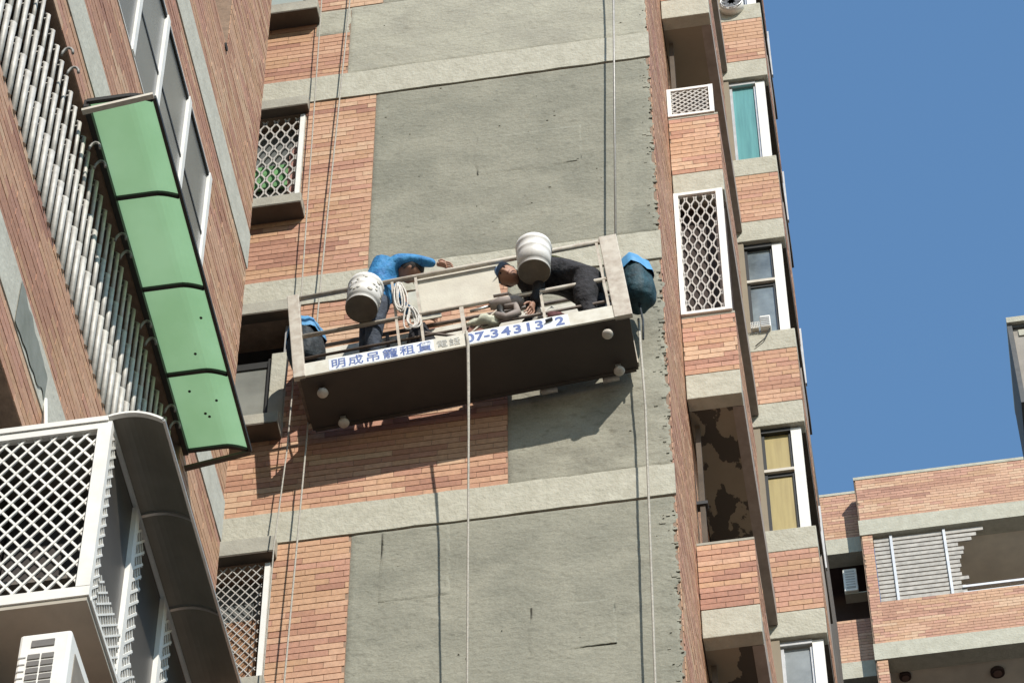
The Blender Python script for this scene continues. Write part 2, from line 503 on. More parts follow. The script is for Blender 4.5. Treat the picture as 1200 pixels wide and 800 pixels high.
# narrow rear conduit down beside the first window
# ---- stepped balconies, first step (Y 19.65)
G1Y, GX0, GX1 = 19.65, -1.552, -1.06
M_ceil = mat('balcony_ceiling', (.30, .25, .18), .9, c2=(.255, .21, .15), scale=3)
M_ceilpeel = mat('peeled_ceiling', (.30, .25, .18), .9, c2=(.255, .21, .15), scale=3)
nt = M_ceilpeel.node_tree; bs = nt.nodes['Principled BSDF']; old = bs.inputs['Base Color'].links[0].from_socket
gp = nt.nodes.new('ShaderNodeNewGeometry'); mpn = nt.nodes.new('ShaderNodeMapping'); mpn.inputs['Scale'].default_value = (1.0, .62, .35); mpn.inputs['Location'].default_value = (.35, .2, 0)
nt.links.new(gp.outputs['Position'], mpn.inputs[0])
pz = nt.nodes.new('ShaderNodeTexNoise'); pz.inputs['Scale'].default_value = 4.2; pz.inputs['Detail'].default_value = 9; pz.inputs['Roughness'].default_value = .55
nt.links.new(mpn.outputs[0], pz.inputs['Vector'])
pr_ = nt.nodes.new('ShaderNodeValToRGB'); pr_.color_ramp.elements[0].position = .515; pr_.color_ramp.elements[1].position = .53
nt.links.new(pz.outputs['Fac'], pr_.inputs[0])
pm = nt.nodes.new('ShaderNodeMixRGB'); pm.inputs[2].default_value = (.07, .057, .043, 1)
nt.links.new(pr_.outputs[0], pm.inputs[0]); nt.links.new(old, pm.inputs[1]); nt.links.new(pm.outputs[0], bs.inputs['Base Color'])
M_greypost = mat('rendered_edge', (.33, .275, .235), .9, var=.12, scale=6)
GT = []
G1B = [19.58, 22.69, 25.80, 28.90, 32.01, 35.12]
for k, zb in enumerate(G1B):
    bal = B('balcony_slab', M_ceilpeel if k in (1, 2) else M_ceil, tower, (GX0, GX1 - .012, G1Y + .012, 22.496, zb + .002, zb + .3))
    B('balcony_band', M_band, tower, (GX0, GX1, G1Y, G1Y + .15, zb - .001, zb + .335), bevel=.008)
    B('side_band', M_greypost, tower, (GX1 - .10, GX1 - .001, G1Y + .153, 22.49, zb, zb + .335))
    zp = zb + {0: 1.17, 1: 1.17, 2: 1.19, 3: 1.30, 4: 1.2, 5: 1.2}[k]
    B('parapet', M_mortar, tower, (GX0, GX1 - .006, G1Y + .007, G1Y + .13, zb + .336, zp - .03), (GX1 - .10, GX1 - .006, G1Y + .135, 21.3, zb + .336, zp - .03))
    B('coping', M_hood, tower, (GX0, GX1, G1Y - .002, G1Y + .135, zp - .029, zp), (GX1 - .12, GX1 - .001, G1Y + .137, 21.3, zp - .029, zp))
    for t in tile_rects(GX0, GX1 - .001, zb + .338, zp - .03): GT.append((t, G1Y, 'Y', -1))
    for t in tile_rects(G1Y + .002, 21.3, zb + .338, zp - .03): GT.append((t, GX1, 'X', 1))
    d = B('drain_pipe', M_under, tower, (GX0 + .03, GX0 + .075, 19.95, 20.0, zb + .31, zb + 3.09))
    B('pipe_clip', M_black, d, (GX0, GX0 + .1, 19.93, 20.02, zb + 2.0, zb + 2.04))
    if k == 2:
        w = B('window', M_white, tower, (GX0 - .0, GX0 + .045, G1Y - .03, G1Y + .02, zp + .003, zb + 3.09), (GX1 - .085, GX1 - .02, G1Y - .03, G1Y + .02, zp + .003, zb + 3.09),
              (GX0 + .045, GX1 - .085, G1Y - .028, G1Y + .018, zp + .003, zp + .04), (GX0 + .045, GX1 - .085, G1Y - .028, G1Y + .018, zb + 3.05, zb + 3.09))
        mb = MB(); wavegrille(mb, GX0 + .045, GX1 - .085, G1Y, zp + .04, zb + 3.05, .046, .105, .013, .010)
        mb.build('grille', MATS['grille_white'], w)
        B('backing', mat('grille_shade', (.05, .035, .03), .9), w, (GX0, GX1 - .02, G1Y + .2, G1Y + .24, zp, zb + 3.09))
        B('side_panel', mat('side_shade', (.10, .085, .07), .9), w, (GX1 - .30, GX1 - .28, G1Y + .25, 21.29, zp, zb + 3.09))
    if k == 3:
        w = B('lattice_panel', M_white, tower, (GX0, GX0 + .04, G1Y - .02, G1Y + .02, zp + .003, zp + .48), (GX1 - .075, GX1 - .03, G1Y - .02, G1Y + .02, zp + .003, zp + .48),
              (GX0 + .04, GX1 - .075, G1Y - .018, G1Y + .018, zp + .003, zp + .035), (GX0 + .04, GX1 - .075, G1Y - .018, G1Y + .018, zp + .445, zp + .48))
        mb = MB(); lattice(mb, (GX0 + .04, G1Y, zp + .035), (1, 0, 0), (0, 0, 1), GX1 - .115 - GX0, .41, .075, .016, .01, asp=.9)
        mb.build('grille', MATS['grille_white'], w)
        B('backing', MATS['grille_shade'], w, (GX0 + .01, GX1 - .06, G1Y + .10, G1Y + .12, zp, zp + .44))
# ---- second step (Y 22.5)
G2Y, HX0, HX1 = 22.5, -1.062, -.612
G2B = [22.52, 25.63, 28.735, 31.85, 34.965, 38.08]
M_blind = {1: mat('pale_blind', (.27, .29, .29), .2, var=.15, scale=3, spec=.7), 2: mat('ochre_blind', (.46, .37, .16), .4, c2=(.36, .28, .12), scale=3, stretch=(9, 1, .6)),
           3: mat('grey_glass', (.18, .21, .22), .12, var=.3, scale=2.5, spec=.8), 4: mat('teal_curtain', (.13, .36, .36), .4, c2=(.08, .24, .25), scale=3, stretch=(10, 1, .5)), 5: M_glass, 0: M_glass}
for k, zb in enumerate(G2B):
    B('upper_band', M_band, tower, (-1.5, HX1, G2Y, G2Y + .16, zb, zb + .345), bevel=.008)
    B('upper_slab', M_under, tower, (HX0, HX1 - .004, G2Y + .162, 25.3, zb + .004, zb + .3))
    B('parapet', M_mortar, tower, (-1.5, HX1 - .006, G2Y + .007, G2Y + .13, zb + .346, zb + 1.2), (HX1 - .10, HX1 - .006, G2Y + .132, 24.3, zb + .346, zb + 1.2))
    B('sill_block', M_band, tower, (-1.5, HX1 + .002, G2Y - .004, G2Y + .30, zb + 1.202, zb + 1.515), bevel=.008)
    B('side_sill', M_greypost, tower, (HX1 - .12, HX1 - .0, G2Y + .302, 24.3, zb + 1.202, zb + 1.5))
    for t in tile_rects(-1.5, HX1 - .001, zb + .348, zb + 1.2): GT.append((t, G2Y, 'Y', -1))
    for t in tile_rects(G2Y + .002, 24.3, zb + .348, zb + 1.2): GT.append((t, HX1, 'X', 1))
    B('end_pier', M_greypost, tower, (HX1 - .14, HX1 - .02, 24.302, 24.9, zb, zb + 3.1))
    B('downpipe', M_alu, tower, (HX1 - .02, HX1 + .006, 24.95, 25.0, zb + .5, zb + 1.5))
    z0, z1 = zb + 1.516, zb + 3.108
    w = B('window', M_white, tower, (HX0 + .30, HX0 + .405, G2Y + .06, G2Y + .12, z0, z1 - .02))
    B('pane', M_blind[min(5, k + 1)], w, (HX0 + .03, HX0 + .30, G2Y + .10, G2Y + .105, z0, z1 - .06))
    B('frame', M_black if k in (1, 2) else M_alu, w, (HX0, HX0 + .03, G2Y + .075, G2Y + .125, z0, z1 - .06), (HX0 + .275, HX0 + .30, G2Y + .08, G2Y + .12, z0, z1 - .06), (HX0, HX0 + .30, G2Y + .05, G2Y + .12, z1 - .06, z1 - .001))
    if k != 3:
        B('transom', M_cream if k != 0 else M_white, w, (HX0, HX0 + .3, G2Y + .05, G2Y + .115, z0 + .93, z0 + .97))
        B('transom_shadow_gap', M_black, w, (HX0 + .03, HX0 + .275, G2Y + .085, G2Y + .11, z0 + .88, z0 + .93))
    B('jamb_wall', M_ceil, w, (-1.5, HX0 - .001, G2Y + .02, G2Y + .14, z0, z1))
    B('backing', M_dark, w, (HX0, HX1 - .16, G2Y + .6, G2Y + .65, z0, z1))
B('setback_core', M_room, tower, (-4, HX1 - .16, 24.92, 34, 0, 38))
lay_tiles(FT + GT, tower, 300, key=lambda q: fkey(q) if q[1] == FY else 800)

# small air conditioner and cable on one upper sill
ac = thing('air_conditioner', 'small white air conditioner sitting in the tower window above a concrete sill', 'air conditioner', (-.95, 22.45, 30.26))
B('casing', M_white, ac, (-.96, -.85, 22.43, 22.58, 30.256, 30.44), bevel=.01)
B('louvre', mat('ac_grey', (.40, .42, .43), .5), ac, *[(-.952, -.858, 22.424, 22.432, 30.275 + i * .03, 30.29 + i * .03) for i in range(5)])
cb = MB(); cb.tube([(-.86, 22.47, 30.27), (-.93, 22.47, 30.10), (-1.03, 22.475, 30.0)], .006, 6)
tag(cb.build('power_cable', M_black), 'thin black cable drooping over concrete sill below small air conditioner', 'cable')
pk = thing('wire_tray', 'white wire tray of odds and ends in tower window beside small air conditioner', 'tray', (-1.02, 22.45, 30.26))
mb = MB()
for i in range(6): mb.bar((-1.055 + i * .017, 22.44, 30.26), (-1.055 + i * .017, 22.44, 30.36), .005)
for i in range(3): mb.bar((-1.055, 22.44, 30.27 + i * .04), (-.968, 22.44, 30.27 + i * .04), .005)
mb.build('wire_frame', M_white, pk)
B('packet', M_cream, pk, (-1.05, -.98, 22.45, 22.5, 30.257, 30.31))
# round exhaust cowl on the top band of the second step
fan = thing('exhaust_fan', 'round metal exhaust fan cowl fixed under the topmost pale band of tower', 'fan', (-.95, 22.42, 36.4))
mb = MB(); mb.tube([(-.94, 22.50, 36.42), (-.94, 22.40, 36.42)], .14, 24); mb.build('housing', M_white, fan)
mb = MB()
for i in range(8):
    a = i * math.pi / 4
    mb.bar((-.94, 22.394, 36.42), (-.94 + .115 * math.cos(a), 22.394, 36.42 + .115 * math.sin(a)), .05, .008, up=(0, 1, 0))
mb.build('blade', mat('fan_dark', (.12, .12, .12), .5), fan)
mb = MB(); mb.tube([(-.94 + .125 * math.cos(i * math.pi / 12), 22.385, 36.42 + .125 * math.sin(i * math.pi / 12)) for i in range(25)], .008, 6); mb.build('guard_ring', M_alu, fan)

# ================================================================== WING (left facade, facing +X)
LX, LY1 = -4.5, 15.45
wing = thing('apartment_wing', 'brick tiled apartment wing with pale concrete bands and long white framed windows', 'building', (-7, 12, 0))
LB = LX - .006
OPC = (9.2, 14.3, 17.87, 19.42)      # barred balcony opening (y0,y1,z0,z1)
OPB = (9.2, 13.6, 14.35, 16.18)      # caged window opening
OPW = (9.6, 14.34, 21.06, 22.455)    # white window
mb = MB()
def slab(y0, y1, z0, z1): mb.box(LB - .25, LB, y0, y1, z0, z1)
for z0, z1, op in ((0, 14.35, None), (14.35, 16.18, OPB), (16.18, 17.87, None), (17.87, 19.42, OPC), (19.42, 21.06, None), (21.06, 22.455, OPW), (22.455, 24.25, None)):
    if op is None: slab(4, LY1, z0, z1)
    else: slab(4, op[0], z0, z1); slab(op[1], LY1, z0, z1)
slab(4, 13.9, 24.25, 34); slab(14.36, LY1, 24.25, 34)
mb.build('facade_wall', M_mortar, wing)
B('core', M_room, wing, (-12, LB - 1.4, 4, LY1 - .01, 0, 34))
B('end_wall', M_mortar, wing, (-12, LB - .251, LY1 - .25, LY1, 0, 34))
B('recess_wall', M_dark, wing, (LB - .75, LB - .251, 13.6, 13.9, 24.25, 34), (LB - .75, LB - .251, 14.62, 14.75, 24.25, 34), (LB - .75, LB - .251, 13.6, 14.75, 24.1, 24.249))
B('recess_back', M_mortar, wing, (LB - .60, LB - .252, 14.368, 14.6, 24.26, 34))
for z0, z1 in ((22.852, 23.275), (19.733, 20.142), (16.605, 16.99), (25.98, 26.4)):
    mb = MB(); n = 50; prevp = None
    if z0 > 24:
        continue
    for i in range(n + 1):
        y = 6 + (LY1 + .002 - 6) * i / n
        a = z0 + noise.noise(Vector((y * 3, z0, 5))) * .006; b = z1 + noise.noise(Vector((y * 3, z1, 7))) * .006
        xx = LX + .008 + noise.noise(Vector((y * 2, z0, 1))) * .003
        p = [(LX - .01, y, a), (xx, y, a), (xx, y, b), (LX - .01, y, b)]
        if prevp:
            for j in range(3): mb.quad(prevp[j], p[j], p[j + 1], prevp[j + 1])
        prevp = p
    mb.quad(*prevp)
    mb.build('concrete_band', M_bandw, wing)
# a darker grey ragged stretch over the lowest band
mb = MB(); nn = 40; pts = []
for i in range(nn + 1):
    y = 11.05 + .62 * i / nn; w0 = .02 + .05 * noise.noise(Vector((y * 9, 1, 1))); w1 = .37 - .05 * i / nn * 2 + .03 * noise.noise(Vector((y * 12, 4, 1)))
    pts.append(((LX + .014, y, 16.61 + max(0, w0 * i / nn * 3)), (LX + .014, y, 16.60 + max(.05, w1))))
for i in range(nn): mb.quad(pts[i][0], pts[i + 1][0], pts[i + 1][1], pts[i][1])
mb.build('dark_band_patch', mat('dark_grey_patch', (.24, .25, .22), .9, c2=(.17, .18, .15), scale=9), wing)
LT = []
def ltiles(y0, y1, z0, z1, h=()):
    for t in tile_rects(y0, y1, z0, z1, h): LT.append((t, LX, 'X', 1))
ltiles(10.2, LY1, 23.28, 24.25)
ltiles(12.5, 13.9, 24.25, 27.5); ltiles(14.36, LY1, 24.25, 27.5)
ltiles(10.2, LY1, 22.457, 22.85); ltiles(14.343, LY1, 21.062, 22.455); ltiles(10.2, LY1, 20.145, 21.06)
ltiles(9.6, LY1, 19.424, 19.73); ltiles(14.302, LY1, 17.87, 19.424)
ltiles(9.4, LY1, 16.995, 17.868); ltiles(9.4, LY1, 16.182, 16.602); ltiles(13.602, LY1, 14.4, 16.182); ltiles(11, LY1, 13.3, 14.35)
RT = [(t, 14.36, 'Y', -1) for t in tile_rects(LB - .6, LB - .252, 24.262, 27)]
def lkey(q):
    t = q[0]; y = (t[0] + t[1]) / 2; z = (t[2] + t[3]) / 2
    return (y - 12.2) ** 2 + ((z - 18.5) * .8) ** 2 + (50 if (z > 20.1 and y < 11.9) or y < 10.4 else 0) + (30 if 19.4 < z < 19.75 and y > 11.5 else 0)
lay_tiles(LT + RT, wing, 300, key=lambda q: lkey(q) if q[1] == LX else 999)
# round vent hole in the brickwork
mb = MB(); mb.tube([(LX - .01, 14.305, 24.275 - .09), (LX + .012, 14.305, 24.275 - .09)], .035, 14); mb.build('vent_hole', M_dark, wing)
# long white window
def lwindow(y0, y1, z0, z1, mull, name='window'):
    w = MB()
    w.box(LX - .03, LX + .006, y0, y1, z0, z0 + .014); w.box(LX - .03, LX + .002, y0, y1, z1 - .014, z1)
    w = w.build(name, M_white, wing)
    B('head_gasket', M_black, w, (LX - .02, LX + .001, y0, y1, z1 - .045, z1 - .015))
    for i, y in enumerate(mull):
        B('mullion', M_white, w, (LX - .03, LX + .012, y - .03, y + .03, z0 + .014, z1 - .014))
        if i + 1 < len(mull):
            a, b = y + .031, mull[i + 1] - .031
            zm = z0 + .64
            B('pane', mat('wing_glass_%d' % (i % 3), ((.13, .13, .122), (.155, .157, .15), (.12, .117, .108))[i % 3], .22, var=.12, scale=1.6, spec=.5), w, (LX - .012, LX - .008, a, b, z0 + .014, zm - .014))
            B('pane', mat('wing_glass_b%d' % (i % 3), ((.155, .157, .15), (.13, .13, .122), (.145, .145, .138))[i % 3], .22, var=.12, scale=1.6, spec=.5), w, (LX - .018, LX - .014, a, b, zm + .014, z1 - .046))
            B('transom', M_black, w, (LX - .018, LX - .003, a, b, zm - .014, zm + .014))
    return w
lwindow(9.6, 14.34, 21.06, 22.455, [9.63, 10.6, 11.5, 12.28, 12.90, 13.6, 14.28])
# dark rooms behind openings
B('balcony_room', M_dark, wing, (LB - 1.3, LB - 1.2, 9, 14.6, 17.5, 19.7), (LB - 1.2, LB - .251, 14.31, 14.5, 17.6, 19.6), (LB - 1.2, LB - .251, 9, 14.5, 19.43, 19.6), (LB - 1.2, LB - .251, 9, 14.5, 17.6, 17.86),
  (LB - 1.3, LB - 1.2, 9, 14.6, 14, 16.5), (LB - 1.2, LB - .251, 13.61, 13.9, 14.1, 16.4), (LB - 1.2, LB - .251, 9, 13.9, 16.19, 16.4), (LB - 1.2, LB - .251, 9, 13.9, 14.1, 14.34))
# vertical iron post and iron cable trunk at the meeting corner
mb = MB(); mb.tube([(LX + .03, 13.0, 23.6), (LX + .03, 13.0, 22.6)], .018, 8)

# ---- barred balcony cage
cage = thing('window_cage', 'long cage of bowed galvanised bars over the balcony opening below green awning', 'cage', (LX, 11.8, 17.87))
ROWS = [(17.84, 18.42, .042, -.004), (18.39, 18.92, .036, -.020), (18.90, 19.36, .028, -.034)]
for i, z in enumerate((17.875, 18.41, 18.91, 19.35)):
    B('rail', mat('rail_shade', (.11, .10, .09), .6), cage, (LX - .09, LX - .055, 9.3, 14.28, z - .012, z + .012))  # dark rail colour carries the shade of the recess
for r, (a, b, w_, x) in enumerate(ROWS):
    y = 9.5 + r * .05
    while y < 14.2:
        mb = MB()
        mb.tube([(LX + x, y, a), (LX + x, y, b - .02), (LX + x - .02, y, b)], [w_ / 2, w_ / 2, w_ * .35], 6)
        mb.bar((LX - .06, y, b - .05), (LX + x, y, b - .05), .01)
        mb.build('bar', M_steel, cage)
        y += .113
y = 9.62; k = 0
while y < 14.2:
    if k % 5 < 2:
        mb = MB(); mb.tube([(LX + .02 + .035 * (1 - math.cos(math.pi * s / 6)), y, 19.16 + .07 * math.sin(math.pi * s / 6)) for s in range(7)], .009, 6)
        mb.build('hook', mat('hook_grey', (.27, .26, .24), .6, metal=.2, var=.15), cage)
    y += .14; k += 1
# ---- green awning
aw = thing('green_awning', 'green translucent polycarbonate awning with black ribs above the barred balcony', 'awning', (LX, 13, 19.4))
M_green = bpy.data.materials.new('green_polycarbonate'); M_green.use_nodes = True
nt = M_green.node_tree; bs = nt.nodes['Principled BSDF']
bs.inputs['Base Color'].default_value = (.17, .33, .17, 1); bs.inputs['Roughness'].default_value = .35
tr = nt.nodes.new('ShaderNodeBsdfTranslucent'); tr.inputs['Color'].default_value = (.30, .78, .42, 1)
mxs = nt.nodes.new('ShaderNodeMixShader'); mxs.inputs[0].default_value = .66
nt.links.new(bs.outputs[0], mxs.inputs[1]); nt.links.new(tr.outputs[0], mxs.inputs[2])
nzt = nt.nodes.new('ShaderNodeTexNoise'); nzt.inputs['Scale'].default_value = 2.2; nzt.inputs['Detail'].default_value = 7
rp = nt.nodes.new('ShaderNodeValToRGB'); rp.color_ramp.elements[0].color = (.255, .45, .24, 1); rp.color_ramp.elements[1].color = (.31, .52, .30, 1)
rp.color_ramp.elements[0].position = .35; rp.color_ramp.elements[1].position = .65
gg = nt.nodes.new('ShaderNodeNewGeometry'); nt.links.new(gg.outputs['Position'], nzt.inputs['Vector'])
nt.links.new(nzt.outputs['Fac'], rp.inputs[0]); nt.links.new(rp.outputs[0], tr.inputs['Color'])
nt.links.new(mxs.outputs[0], nt.nodes['Material Output'].inputs['Surface'])
AY = [11.56, 12.30, 13.03, 13.74, 14.39]
def aprof(u):        # u 0..1 from wall to lip
    return (LX + .02 + u * .42, 19.455 - .30 * max(0, u - .62) ** 1.5)
for i in range(4):
    mb = MB(); n = 12
    for k in range(n):
        (xa, za), (xb, zb) = aprof(k / n), aprof((k + 1) / n)
        mb.quad((xa, AY[i] + .012, za), (xb, AY[i] + .012, zb), (xb, AY[i + 1] - .012, zb), (xa, AY[i + 1] - .012, za)); mb.sm[-1] = True
    mb.build('panel', M_green, aw)
for i, y in enumerate(AY):
    mb = MB()
    for k in range(12):
        (xa, za), (xb, zb) = aprof(k / 12), aprof((k + 1) / 12)
        mb.bar((xa, y, za - .006), (xb, y, zb - .006), .026, .03)
    mb.build('rib', M_black, aw)
xe, ze = aprof(1)
B('lip', M_black, aw, (xe, xe + .022, AY[0] - .012, AY[-1] + .012, ze - .02, ze + .012))
B('wall_rail', M_black, aw, (LX - .0, LX + .035, AY[0], AY[-1], 19.40, 19.475))
for y in (AY[0] - .03, AY[-1] + .02):
    MB().bar((LX + .01, y, 19.30 if y < 12 else 19.29), (xe + .01, y, ze - .012), .035, .022).build('strut', M_cream if y < 12 else M_under, aw)
mb = MB()
rr = random.Random(9)
for (y, u) in ((13.6, .55), (13.9, .3), (14.1, .45), (14.13, .5), (14.0, .68), (13.3, .8)):
    x, z = aprof(u); mb.tube([(x, y, z - .006), (x, y, z - .002)], .010, 7)
stuff(mb.build('fallen_debris', M_dark, aw))

# ---- white lattice cage below
CX = -3.95; CY0, CY1 = 11.335, 13.5; CZ0, CZ1 = 14.60, 15.965
wc = thing('white_lattice_cage', 'white lattice window cage with smoked curved canopy projecting from the brick wing', 'cage', (-4.2, 12.3, 14.6))
# front face (towards the street)
B('front_frame', M_white, wc, (-4.66, CX, CY0 - .02, CY0 + .02, CZ1 - .05, CZ1), (-4.66, CX, CY0 - .02, CY0 + .02, CZ0, CZ0 + .07), (CX - .075, CX, CY0 - .022, CY0 + .02, CZ0 + .07, CZ1 - .05), (-4.66, -4.60, CY0 - .02, CY0 + .02, CZ0 + .07, CZ1 - .05))
mb = MB(); lattice(mb, (-4.60, CY0 + .004, CZ0 + .07), (1, 0, 0), (0, 0, 1), CX - .075 + 4.60, CZ1 - CZ0 - .12, .088, .0135, .010, asp=1.35)
mb.build('front_lattice', M_white, wc)
mb = MB(); lattice(mb, (CX - .01, CY0 + .02, CZ0 + .03), (0, 1, 0), (0, 0, 1), .10, CZ1 - CZ0 - .06, .06, .012, .008, asp=1.3); mb.build('corner_lattice', M_white, wc)
B('top_rail', M_white, wc, (CX - .02, CX, CY0 + .021, CY1, CZ1 - .03, CZ1)); B('bottom_rail', M_white, wc, (CX - .03, CX + .003, CY0 + .021, CY1, CZ0, CZ0 + .028))
for i, y in enumerate((11.93, 12.6)):
    p = B('side_post', M_white, wc, (CX - .03, CX + .004, y - .03, y + .03, CZ0 + .03, CZ1 - .031))
    mb = MB(); lattice(mb, (CX - .005, y + .03, CZ0 + .03), (0, 1, 0), (0, 0, 1), .16, CZ1 - CZ0 - .10, .075, .014, .008, asp=1.3); mb.build('post_lattice', M_white, p)
mb = MB(); lattice(mb, (CX - .006, CY0 + .12, CZ0 + .028), (0, 1, 0), (0, 0, 1), CY1 - CY0 - .14, .30, .075, .011, .008, asp=1.1); mb.build('side_lattice', M_white, wc)
M_smoke = mat('smoked_sheet', (.19, .18, .15), .35, var=.1, scale=3)
for i, (a, b) in enumerate(((CY0 + .125, 11.90), (11.96, 12.57), (12.63, 13.45))):
    B('side_sheet', mat('canopy_shade_side', (.055, .048, .04), .4, var=.1), wc, (CX - .03, CX - .024, a, b, CZ0 + .03, CZ1 - .035))  # darker than the canopy sheets: canopy shade is put into this colour
B('floor_panel', mat('cage_floor', (.42, .38, .31), .7, var=.1, scale=3), wc, (-4.7, CX - .01, CY0 - .01, CY1, CZ0 - .03, CZ0 - .002))
B('back_shade', mat('cage_back', (.05, .042, .038), .8), wc, (-4.70, -4.62, CY0 + .25, CY1, CZ0, CZ1 - .1), (-4.6, CX - .1, CY0 + .42, CY0 + .45, CZ0, CZ1 - .06))
B('inner_shelf', mat('cage_shelf', (.16, .14, .12), .8), wc, (-4.6, -4.1, CY0 + .2, CY0 + .4, CZ0 + .4, CZ0 + .43))
# smoked canopy, three curved sheets and their ribs
def cprof(u): return (CX - .02 + u * .30, CZ1 + .035 + .03 * math.sin(math.pi * u * .8) - .10 * u * u)
CYS = [CY0 - .02, 12.02, 12.72, 13.5]
for i in range(3):
    mb = MB()
    for k in range(10):
        (xa, za), (xb, zb) = cprof(k / 10), cprof((k + 1) / 10)
        mb.quad((xa, CYS[i], za), (xb, CYS[i], zb), (xb, CYS[i + 1], zb), (xa, CYS[i + 1], za)); mb.sm[-1] = True
    mb.build('canopy_sheet', M_smoke, wc)
for i, y in enumerate(CYS):
    mb = MB()
    for k in range(10):
        (xa, za), (xb, zb) = cprof(k / 10), cprof((k + 1) / 10)
        mb.bar((xa, y, za - .006), (xb, y, zb - .006), .018 if i else .03, .014)
    mb.build('canopy_rib', M_white if i == 0 else M_alu, wc)
xe2, ze2 = cprof(1)
B('canopy_edge', M_alu, wc, (xe2 - .004, xe2 + .01, CYS[0], CYS[-1], ze2 - .012, ze2 + .006))
B('roof_sheet', M_white, wc, (-4.7, CX - .02, CY0 - .03, CY0 + .03, CZ1 + .002, CZ1 + .04))
B('roof_panel', M_smoke, wc, (-4.7, CX - .03, CY0 + .031, CY1, CZ1 + .004, CZ1 + .02))
MB().tube([(LX + .01, 11.7, 16.72), (LX + .06, 11.66, 16.35), (LX + .14, 11.5, 16.0)], .011, 7).build('stay_rod', M_white, wc)
# ---- air conditioner under the lattice cage
ac = thing('air_conditioner', 'white boxy outdoor air conditioner hung beneath the white lattice cage', 'air conditioner', (-4.2, 11.5, 13.9))
AX0, AX1, AYa, AYb, AZ0, AZ1 = -4.20, -3.94, 11.12, 11.50, 13.46, 14.135
B('casing', M_white, ac, (AX0, AX1, AYa, AYb, AZ0, AZ1), bevel=.015)
B('side_vent', mat('ac_vent_dark', (.22, .19, .155), .8), ac, (AX1 - .002, AX1 + .004, AYa + .08, AYb - .05, AZ0, AZ1 - .09))
M_slot = mat('ac_slot', (.16, .15, .14), .7)
B('handle_slot', M_slot, ac, (AX0 + .065, AX0 + .18, AYa - .006, AYa + .01, AZ1 - .10, AZ1 - .055))
for r in range(8):
    for c in range(2):
        B('vent_slot', M_slot, ac, (AX0 + .055 + c * .07, AX0 + .115 + c * .07, AYa - .006, AYa + .01, AZ1 - .185 - r * .048, AZ1 - .152 - r * .048))
    B('rib_line', M_alu, ac, (AX0 + .008, AX0 + .045, AYa - .004, AYa + .01, AZ1 - .17 - r * .048, AZ1 - .163 - r * .048))
B('mounting_bracket', M_alu, ac, (LX, AX1, AYa + .05, AYa + .09, AZ0 - .05, AZ0 - .001), (LX, AX1, AYb - .09, AYb - .05, AZ0 - .05, AZ0 - .001))
ac2 = thing('air_conditioner', 'air conditioner seen only by its corner beside the white lattice cage floor', 'air conditioner', (-4.6, 11.0, 14))
B('casing', M_alu, ac2, (-4.72, -4.515, 11.0, 11.32, 13.7, 14.45), bevel=.015)
B('mounting_bracket', M_black, ac2, (-4.74, -4.5, 11.02, 11.3, 13.65, 13.699))

# ================================================================== SUSPENDED PLATFORM
TILT = math.atan2(.26, 2.715); PL = 2.727; PW = .55
gon = thing('suspended_platform', 'tilted steel work platform hanging on wires in front of the cement patched facade', 'gondola', (-4.505, 17.32, 23.815), local=True, rot=(0, -TILT, 0))
GM = Matrix.Translation((-4.505, 17.32, 23.815)) @ Matrix.Rotation(-TILT, 4, 'Y')
def GW(x, y, z): return GM @ Vector((x, y, z))
M_plate = mat('rusty_plate', (.070, .054, .043), .75, c2=(.048, .038, .031), scale=2.2)
M_rail = mat('worn_cream_paint', (.56, .51, .43), .6, c2=(.33, .26, .20), scale=13, mid=.42)
M_rail2 = mat('worn_dark_rail', (.20, .15, .12), .6, c2=(.10, .075, .06), scale=13)
M_strip = mat('chalky_toe_board', (.70, .68, .60), .7, c2=(.55, .51, .42), scale=11)
fl = B('floor_plate', M_plate, gon, (0, PL, .0, PW, 0, .03))
B('floor_edge', M_plate, fl, (.02, PL - .02, PW - .02, PW + .012, -.012, .05))
for x in (.3, .9, 1.5, 2.1, 2.6): B('floor_joist', M_rail2, fl, (x, x + .04, .03, PW - .02, .031, .07))
B('toe_board', M_strip, gon, (.04, PL - .04, -.022, -.002, .002, .17), bevel=.004)
B('rear_guard_panel', M_strip, gon, (.04, 1.34, PW - .014, PW - .002, .86, 1.05), bevel=.003)
B('rear_guard_panel', M_strip, gon, (1.38, PL - .06, PW - .014, PW - .002, .84, 1.05), bevel=.003)
B('rear_toe_board', M_rail, gon, (.04, PL - .04, PW - .014, PW - .002, .052, .18), bevel=.003)
# white name panel patches and lettering on the toe board
M_blue = mat('blue_paint', (.10, .15, .36), .8, c2=(.30, .34, .47), scale=34, mid=.36)
M_patch = mat('white_lettering_ground', (.74, .77, .80), .7, var=.05, scale=12)
B('lettering_ground', M_patch, gon, (.25, 1.12, -.0245, -.0205, .012, .160), (1.40, 2.24, -.0245, -.0205, .012, .160))
def text(s, x0, size, z, bold=.0, dx=None, m_=None):
    for i, ch in enumerate(s):
        cu = bpy.data.curves.new('letter', 'FONT'); cu.body = ch; cu.size = size; cu.extrude = .0006; cu.offset = bold; cu.align_x = 'CENTER'; cu.resolution_u = 3
        o = bpy.data.objects.new('letter', cu); col.objects.link(o)
        bpy.context.view_layer.update()
        me = bpy.data.meshes.new_from_object(o.evaluated_get(bpy.context.evaluated_depsgraph_get()))
        bpy.data.objects.remove(o)
        if not len(me.polygons): continue
        me.materials.clear(); me.materials.append(m_ or M_blue)
        l = link('letter', me); l.parent = gon
        l.rotation_euler = (R(90), 0, 0); l.location = (x0 + i * dx, -.0258, z)
text('明成吊籠租賃', .33, .130, .036, .0018, dx=.143)
for ch, x in zip('07-343132', (1.42, 1.50, 1.56, 1.625, 1.72, 1.815, 1.905, 1.995, 2.165)):
    text(ch, x, .150, .036, .005, dx=.1)
